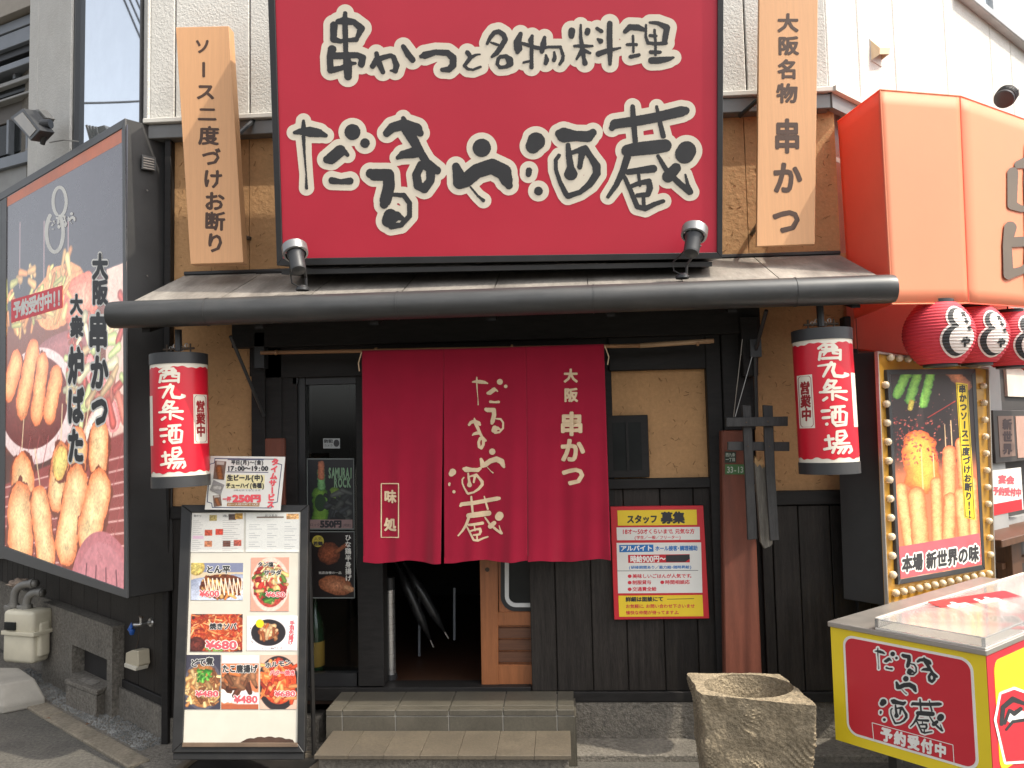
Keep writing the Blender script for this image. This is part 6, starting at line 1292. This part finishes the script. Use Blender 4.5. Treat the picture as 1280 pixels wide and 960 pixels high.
# small hood and floodlight on the side wall
hd = thing('vent_hood', 'small cream vent hood on the white side wall', 'vent', FR.at(1098, 76, .05)); a = [FR.st(x, y, 0)[0] for x, y in ((1087, 49), (1101, 50), (1101, 76), (1088, 76))]
V = [FR.w(*a[0], 0), FR.w(*a[1], 0), FR.w(*a[2], 0), FR.w(*a[3], 0), FR.w(a[3][0], (a[0][1]+a[3][1])/2-.01, .06), FR.w(a[2][0], (a[1][1]+a[2][1])/2-.01, .06), FR.w(a[3][0]+.004, a[3][1]+.02, .055), FR.w(a[2][0]-.004, a[2][1]+.02, .055)]
M().add(V, [(0, 4, 5, 1), (4, 6, 7, 5), (0, 3, 6, 4), (1, 5, 7, 2)]).build('hood', mat('hood_cream', (.70, .55, .36), .6), hd); M().fbox(FR, a[3][0], a[2][0], a[3][1], a[0][1], 0, .006).build('back_plate', m_siding, hd)
f2 = thing('floodlight', 'dark floodlight on an arm above the orange awning at the right edge', 'floodlight', FR.at(1256, 135, .3)); c = FR.at(1257, 121, .30)
M().lathe(c, [(0, -.05), (.05, -.045), (.06, 0), (.06, .05), (.05, .055), (0, .05)], 20, axis=(-.5, -.5, -.5)).build('head', m_blackm, f2, smooth=40); M().tube([c+[.03, .03, .03], c+[.10, .05, .06], c+[.20, .22, .10]], .016, 8).build('arm', m_blackm, f2)
for k in range(4): M().lathe(c+np.array([.012, .012, .012])*(k-1), [(.061, -.002), (.066, -.002), (.066, .002), (.061, .002)], 20, axis=(-.5, -.5, -.5)).build('fin', m_blackm, f2)
# ================================================================== gas meter and things along the left wall
GM = thing('gas_meter', 'ivory gas meter with grey bent pipes at the far left wall', 'gas meter', FL.at(22, 832, .3))
def rb(x0, y0, x1, y1, t0, t1, name, mt, bv=.02, seg=3):
    return M().pr(FGm, x0, y0, x1, y1, t0-.18, t1-.18).build(name, mt, GM, bevel=bv, seg=seg, smooth=50)
tm = .10
FGm = Frame((FL.at(20, 832, .22)[0], FL.at(20, 832, .22)[1], 0), FL.u+np.array([1.6, 0, 0]))
rb(3, 764, 41, 793, tm, tm+.17, 'upper_case', m_meter, .028); rb(2, 792, 40, 830, tm+.01, tm+.16, 'lower_case', m_meter, .03); rb(1, 790, 42, 795, tm-.004, tm+.178, 'joint_flange', m_meter, .003); rb(38, 778, 50, 822, tm+.03, tm+.12, 'side_drum', m_meter, .02); rb(5, 778, 18, 788, tm+.17, tm+.185, 'dial_window', m_dkglass, .002); rb(20, 757, 29, 765, tm+.04, tm+.12, 'collar', m_pipe, .006); rb(4, 757, 13, 765, tm+.04, tm+.12, 'collar', m_pipe, .006)
for x0, pts in ((17, [(17, 768), (17, 750), (20, 736), (30, 730), (46, 729)]), (33, [(33, 770), (33, 752), (37, 743), (46, 740), (54, 741)])):
    P_ = [FGm.at(x, y, tm-.09-.0*i) for i, (x, y) in enumerate(pts)]; Q = []
    for a_, b_ in zip(P_, P_[1:]): Q += [a_, (a_*2+b_)/3, (a_+2*b_)/3]
    Q.append(P_[-1]); Q = [Q[0]]+[(Q[i-1]+Q[i]+Q[i+1])/3 for i in range(1, len(Q)-1)]+[Q[-1]]; M().tube(Q, .026, 14).build('pipe', m_pipe, GM, smooth=True)
    for i in (2, -2): q = Q[i]; d_ = Q[i+1]-Q[i-1]; d_ = d_/np.linalg.norm(d_); M().tube([q-d_*.015, q+d_*.015], .033, 14).build('coupling', m_pipe, GM, smooth=40)
rg = thing('wiping_rag', 'crumpled white and brown rag stuffed between the gas pipes', 'rag', FL.at(28, 735, tm))
def rag(U, V):
    c = FL.at(25, 729, tm+.03); th = U*6.28; ph = V*3.14; P_ = np.stack([np.sin(ph)*np.cos(th), np.sin(ph)*np.sin(th), np.cos(ph)], 1); r = np.array([.07*(1+.45*mnoise.noise(Vector(p)*2.3)+.25*mnoise.noise(Vector(p)*6)) for p in P_]); return c+P_*r[:, None]*np.array([1.2, .6, .45])
M().grid(rag, 30, 20).build('cloth', mat('rag_cloth', (.34, .26, .20), .95, var=.6, vs=16), rg, smooth=True)
BL = thing('concrete_base_block', 'pale wedge shaped concrete base block lying at lower left', 'block', onz(20, 888, 0))
g0 = [onz(-40, 893, 0), onz(4, 893, 0), onz(57, 882, 0), onz(30, 862, 0), onz(-40, 862, 0)]; g0 = [np.array([p[0], p[1], 0.]) for p in g0]; cc = sum(g0)/5
tp_ = [cc+(p-cc)*np.array([.74, .74, 1])+np.array([0, 0, .17]) for p in g0]; md = [p+np.array([0, 0, .05]) for p in g0]
V = g0+md+tp_; n = 5; Fs = [tuple(range(4, -1, -1)), tuple(range(10, 15))]+[(i, (i+1) % n, n+(i+1) % n, n+i) for i in range(n)]+[(n+i, n+(i+1) % n, 2*n+(i+1) % n, 2*n+i) for i in range(n)]
M().add(V, Fs).build('block', mat('pale_concrete', (.30, .28, .24), .9, var=.12, bump=.4, bs=80, dist=.004, dirt=.4, dirtcol=(.25, .23, .2)), BL, bevel=.012, seg=2)
DB = thing('drain_block', 'low concrete box with slab lid below the niche in the left wall', 'block', FL.at(120, 899, .4))
a0_, a1_ = FL.st(101, 843, .06)[0][0], FL.st(144, 853, .06)[0][0]; zt_ = FL.st(144, 854, .06)[0][1]
gp = onz(120.6, 899, 0); zt_ = Frame((gp[0], gp[1], 0), (1, 0, 0)).st(120.6, 864)[0][1]; tq_ = [onz(x, y, zt_)[:2] for x, y in ((80.5, 849), (101, 841), (145, 853), (120.6, 864))]; cq_ = sum(tq_)/4
M().prism(FG, [tuple(cq_+(p-cq_)*.95) for p in tq_], -.02, zt_-.032).build('box', m_conc, DB, bevel=.006); M().prism(FG, [tuple(p) for p in tq_], zt_-.03, zt_).build('lid', m_conc, DB, bevel=.006)
M().prism(FG, [tuple(cq_+(p-cq_)*.45) for p in tq_], zt_+.0005, zt_+.003).build('peeled_paper', mat('mortar_smear', (.22, .20, .17), .9, var=.5, vs=30), DB)
TP = thing('garden_tap', 'small steel wall tap with a blue hose connector on the plank wall', 'tap', FL.at(187, 790, .03)); tp = FL.at(189, 778, .0)
M().tube([tp, tp+FL.n*.06, tp+FL.n*.10-FL.u*.02], .011, 10).build('spout', m_silver, TP, smooth=True); M().lathe(tp, [(0, .008), (.024, .008), (.027, 0)], 16, axis=FL.n).build('rosette', m_silver, TP, smooth=40); M().tube([tp+FL.n*.06, tp+FL.n*.06+np.array([0, 0, .04])], .009, 8).build('stem', m_silver, TP); M().tube([tp+FL.n*.06+np.array([0, 0, .042])-FL.u*.022, tp+FL.n*.06+np.array([0, 0, .042])+FL.u*.022], .006, 8).build('handle', m_brass, TP)
M().tube([tp+FL.n*.10-FL.u*.02, tp+FL.n*.115-FL.u*.03-np.array([0, 0, .03])], .010, 10).build('nozzle', m_silver, TP)
q = FL.at(165, 787, .10); M().tube([tp+FL.n*.115-FL.u*.03-np.array([0, 0, .03]), q+[0, 0, .025], q, q-[0, 0, .03]], [.012, .018, .020, .011], 12).build('hose_connector', m_blue, TP, smooth=True)
sb = FL.at(164, 812, .07); SD = thing('hanging_cup', 'beige wedge shaped plastic box hanging on the plank wall under the tap', 'box', FL.at(164, 838, .07))
M().pq(FL, [(157, 816), (165, 812.5), (172, 813.5), (173, 832), (169, 838), (156, 833)], .005, .075).build('box', mat('beige_plastic', (.50, .44, .32), .45, var=.1, dirt=.3), SD, bevel=.006, seg=2); M().pq(FL, [(155, 829), (170, 834), (169, 839), (155, 834)], .01, .085).build('rim', mat('pale_plastic', (.6, .56, .46), .45), SD, bevel=.003)
M().tube([FL.at(174, 785, .03), FL.at(173, 800, .03), FL.at(169, 813, .03)], .002, 5).build('string', m_brass, SD)
# a few leaves and a cable on the side
for i, (x, y) in enumerate(((60, 898), (110, 905), (52, 876))):
    p = onz(x, y, .03); a = i*1.3; u1 = np.array([math.cos(a), math.sin(a), 0])*.02; u2_ = np.array([-math.sin(a), math.cos(a), 0])*.01
    M().add([p-u1, p+u2_+[0, 0, .004], p+u1, p-u2_+[0, 0, .006]], [(0, 1, 2), (0, 2, 3)]).build('dry_leaf', mat('dry_leaf', (.16, .07, .03), .8), None).__setitem__('label', ['dry brown leaf on the pale kerb strip, nearest the drain box', 'dry brown leaf on the kerb strip nearer the menu board', 'dry brown leaf beside the pale concrete block'][i])
for o in COL.objects:
    if o.name.startswith('dry_leaf') and o.type == 'MESH': o['category'] = 'leaf'; o['group'] = 'dry leaves on the kerb strip'
# power lines high over the street at left (they mirror in the tall window)
def mirrored(px, py, D):
    h = FU.at(px, py, .004); d = h-CAM; d /= np.linalg.norm(d); r = d-2*(d@FU.n)*FU.n; return h+r*D
for i, (a, b, D) in enumerate((((151, -10), (186, 72), 15), ((158, -10), (190, 62), 15.5), ((166, -10), (190, 44), 16), ((100, 129), (184, 126), 12))):
    A_c, B_c = mirrored(*a, D), mirrored(*b, D+1.5); ext = (B_c-A_c); P0c, P1c = A_c-ext*3, B_c+ext*3
    pts = [P0c+(P1c-P0c)*t+np.array([0, 0, .5*((2*t-1)**2-.02)]) for t in np.linspace(0, 1, 24)]
    o = M().tube(pts, .022, 6).build('power_line', m_rubber, None); tag(o, ['lowest black cable of the bundle mirrored in the tall window', 'middle black cable of the bundle mirrored in the tall window', 'topmost black cable of the bundle mirrored in the tall window', 'single thin black cable mirrored low in the tall window'][i], 'cable', 'power lines mirrored in the window')
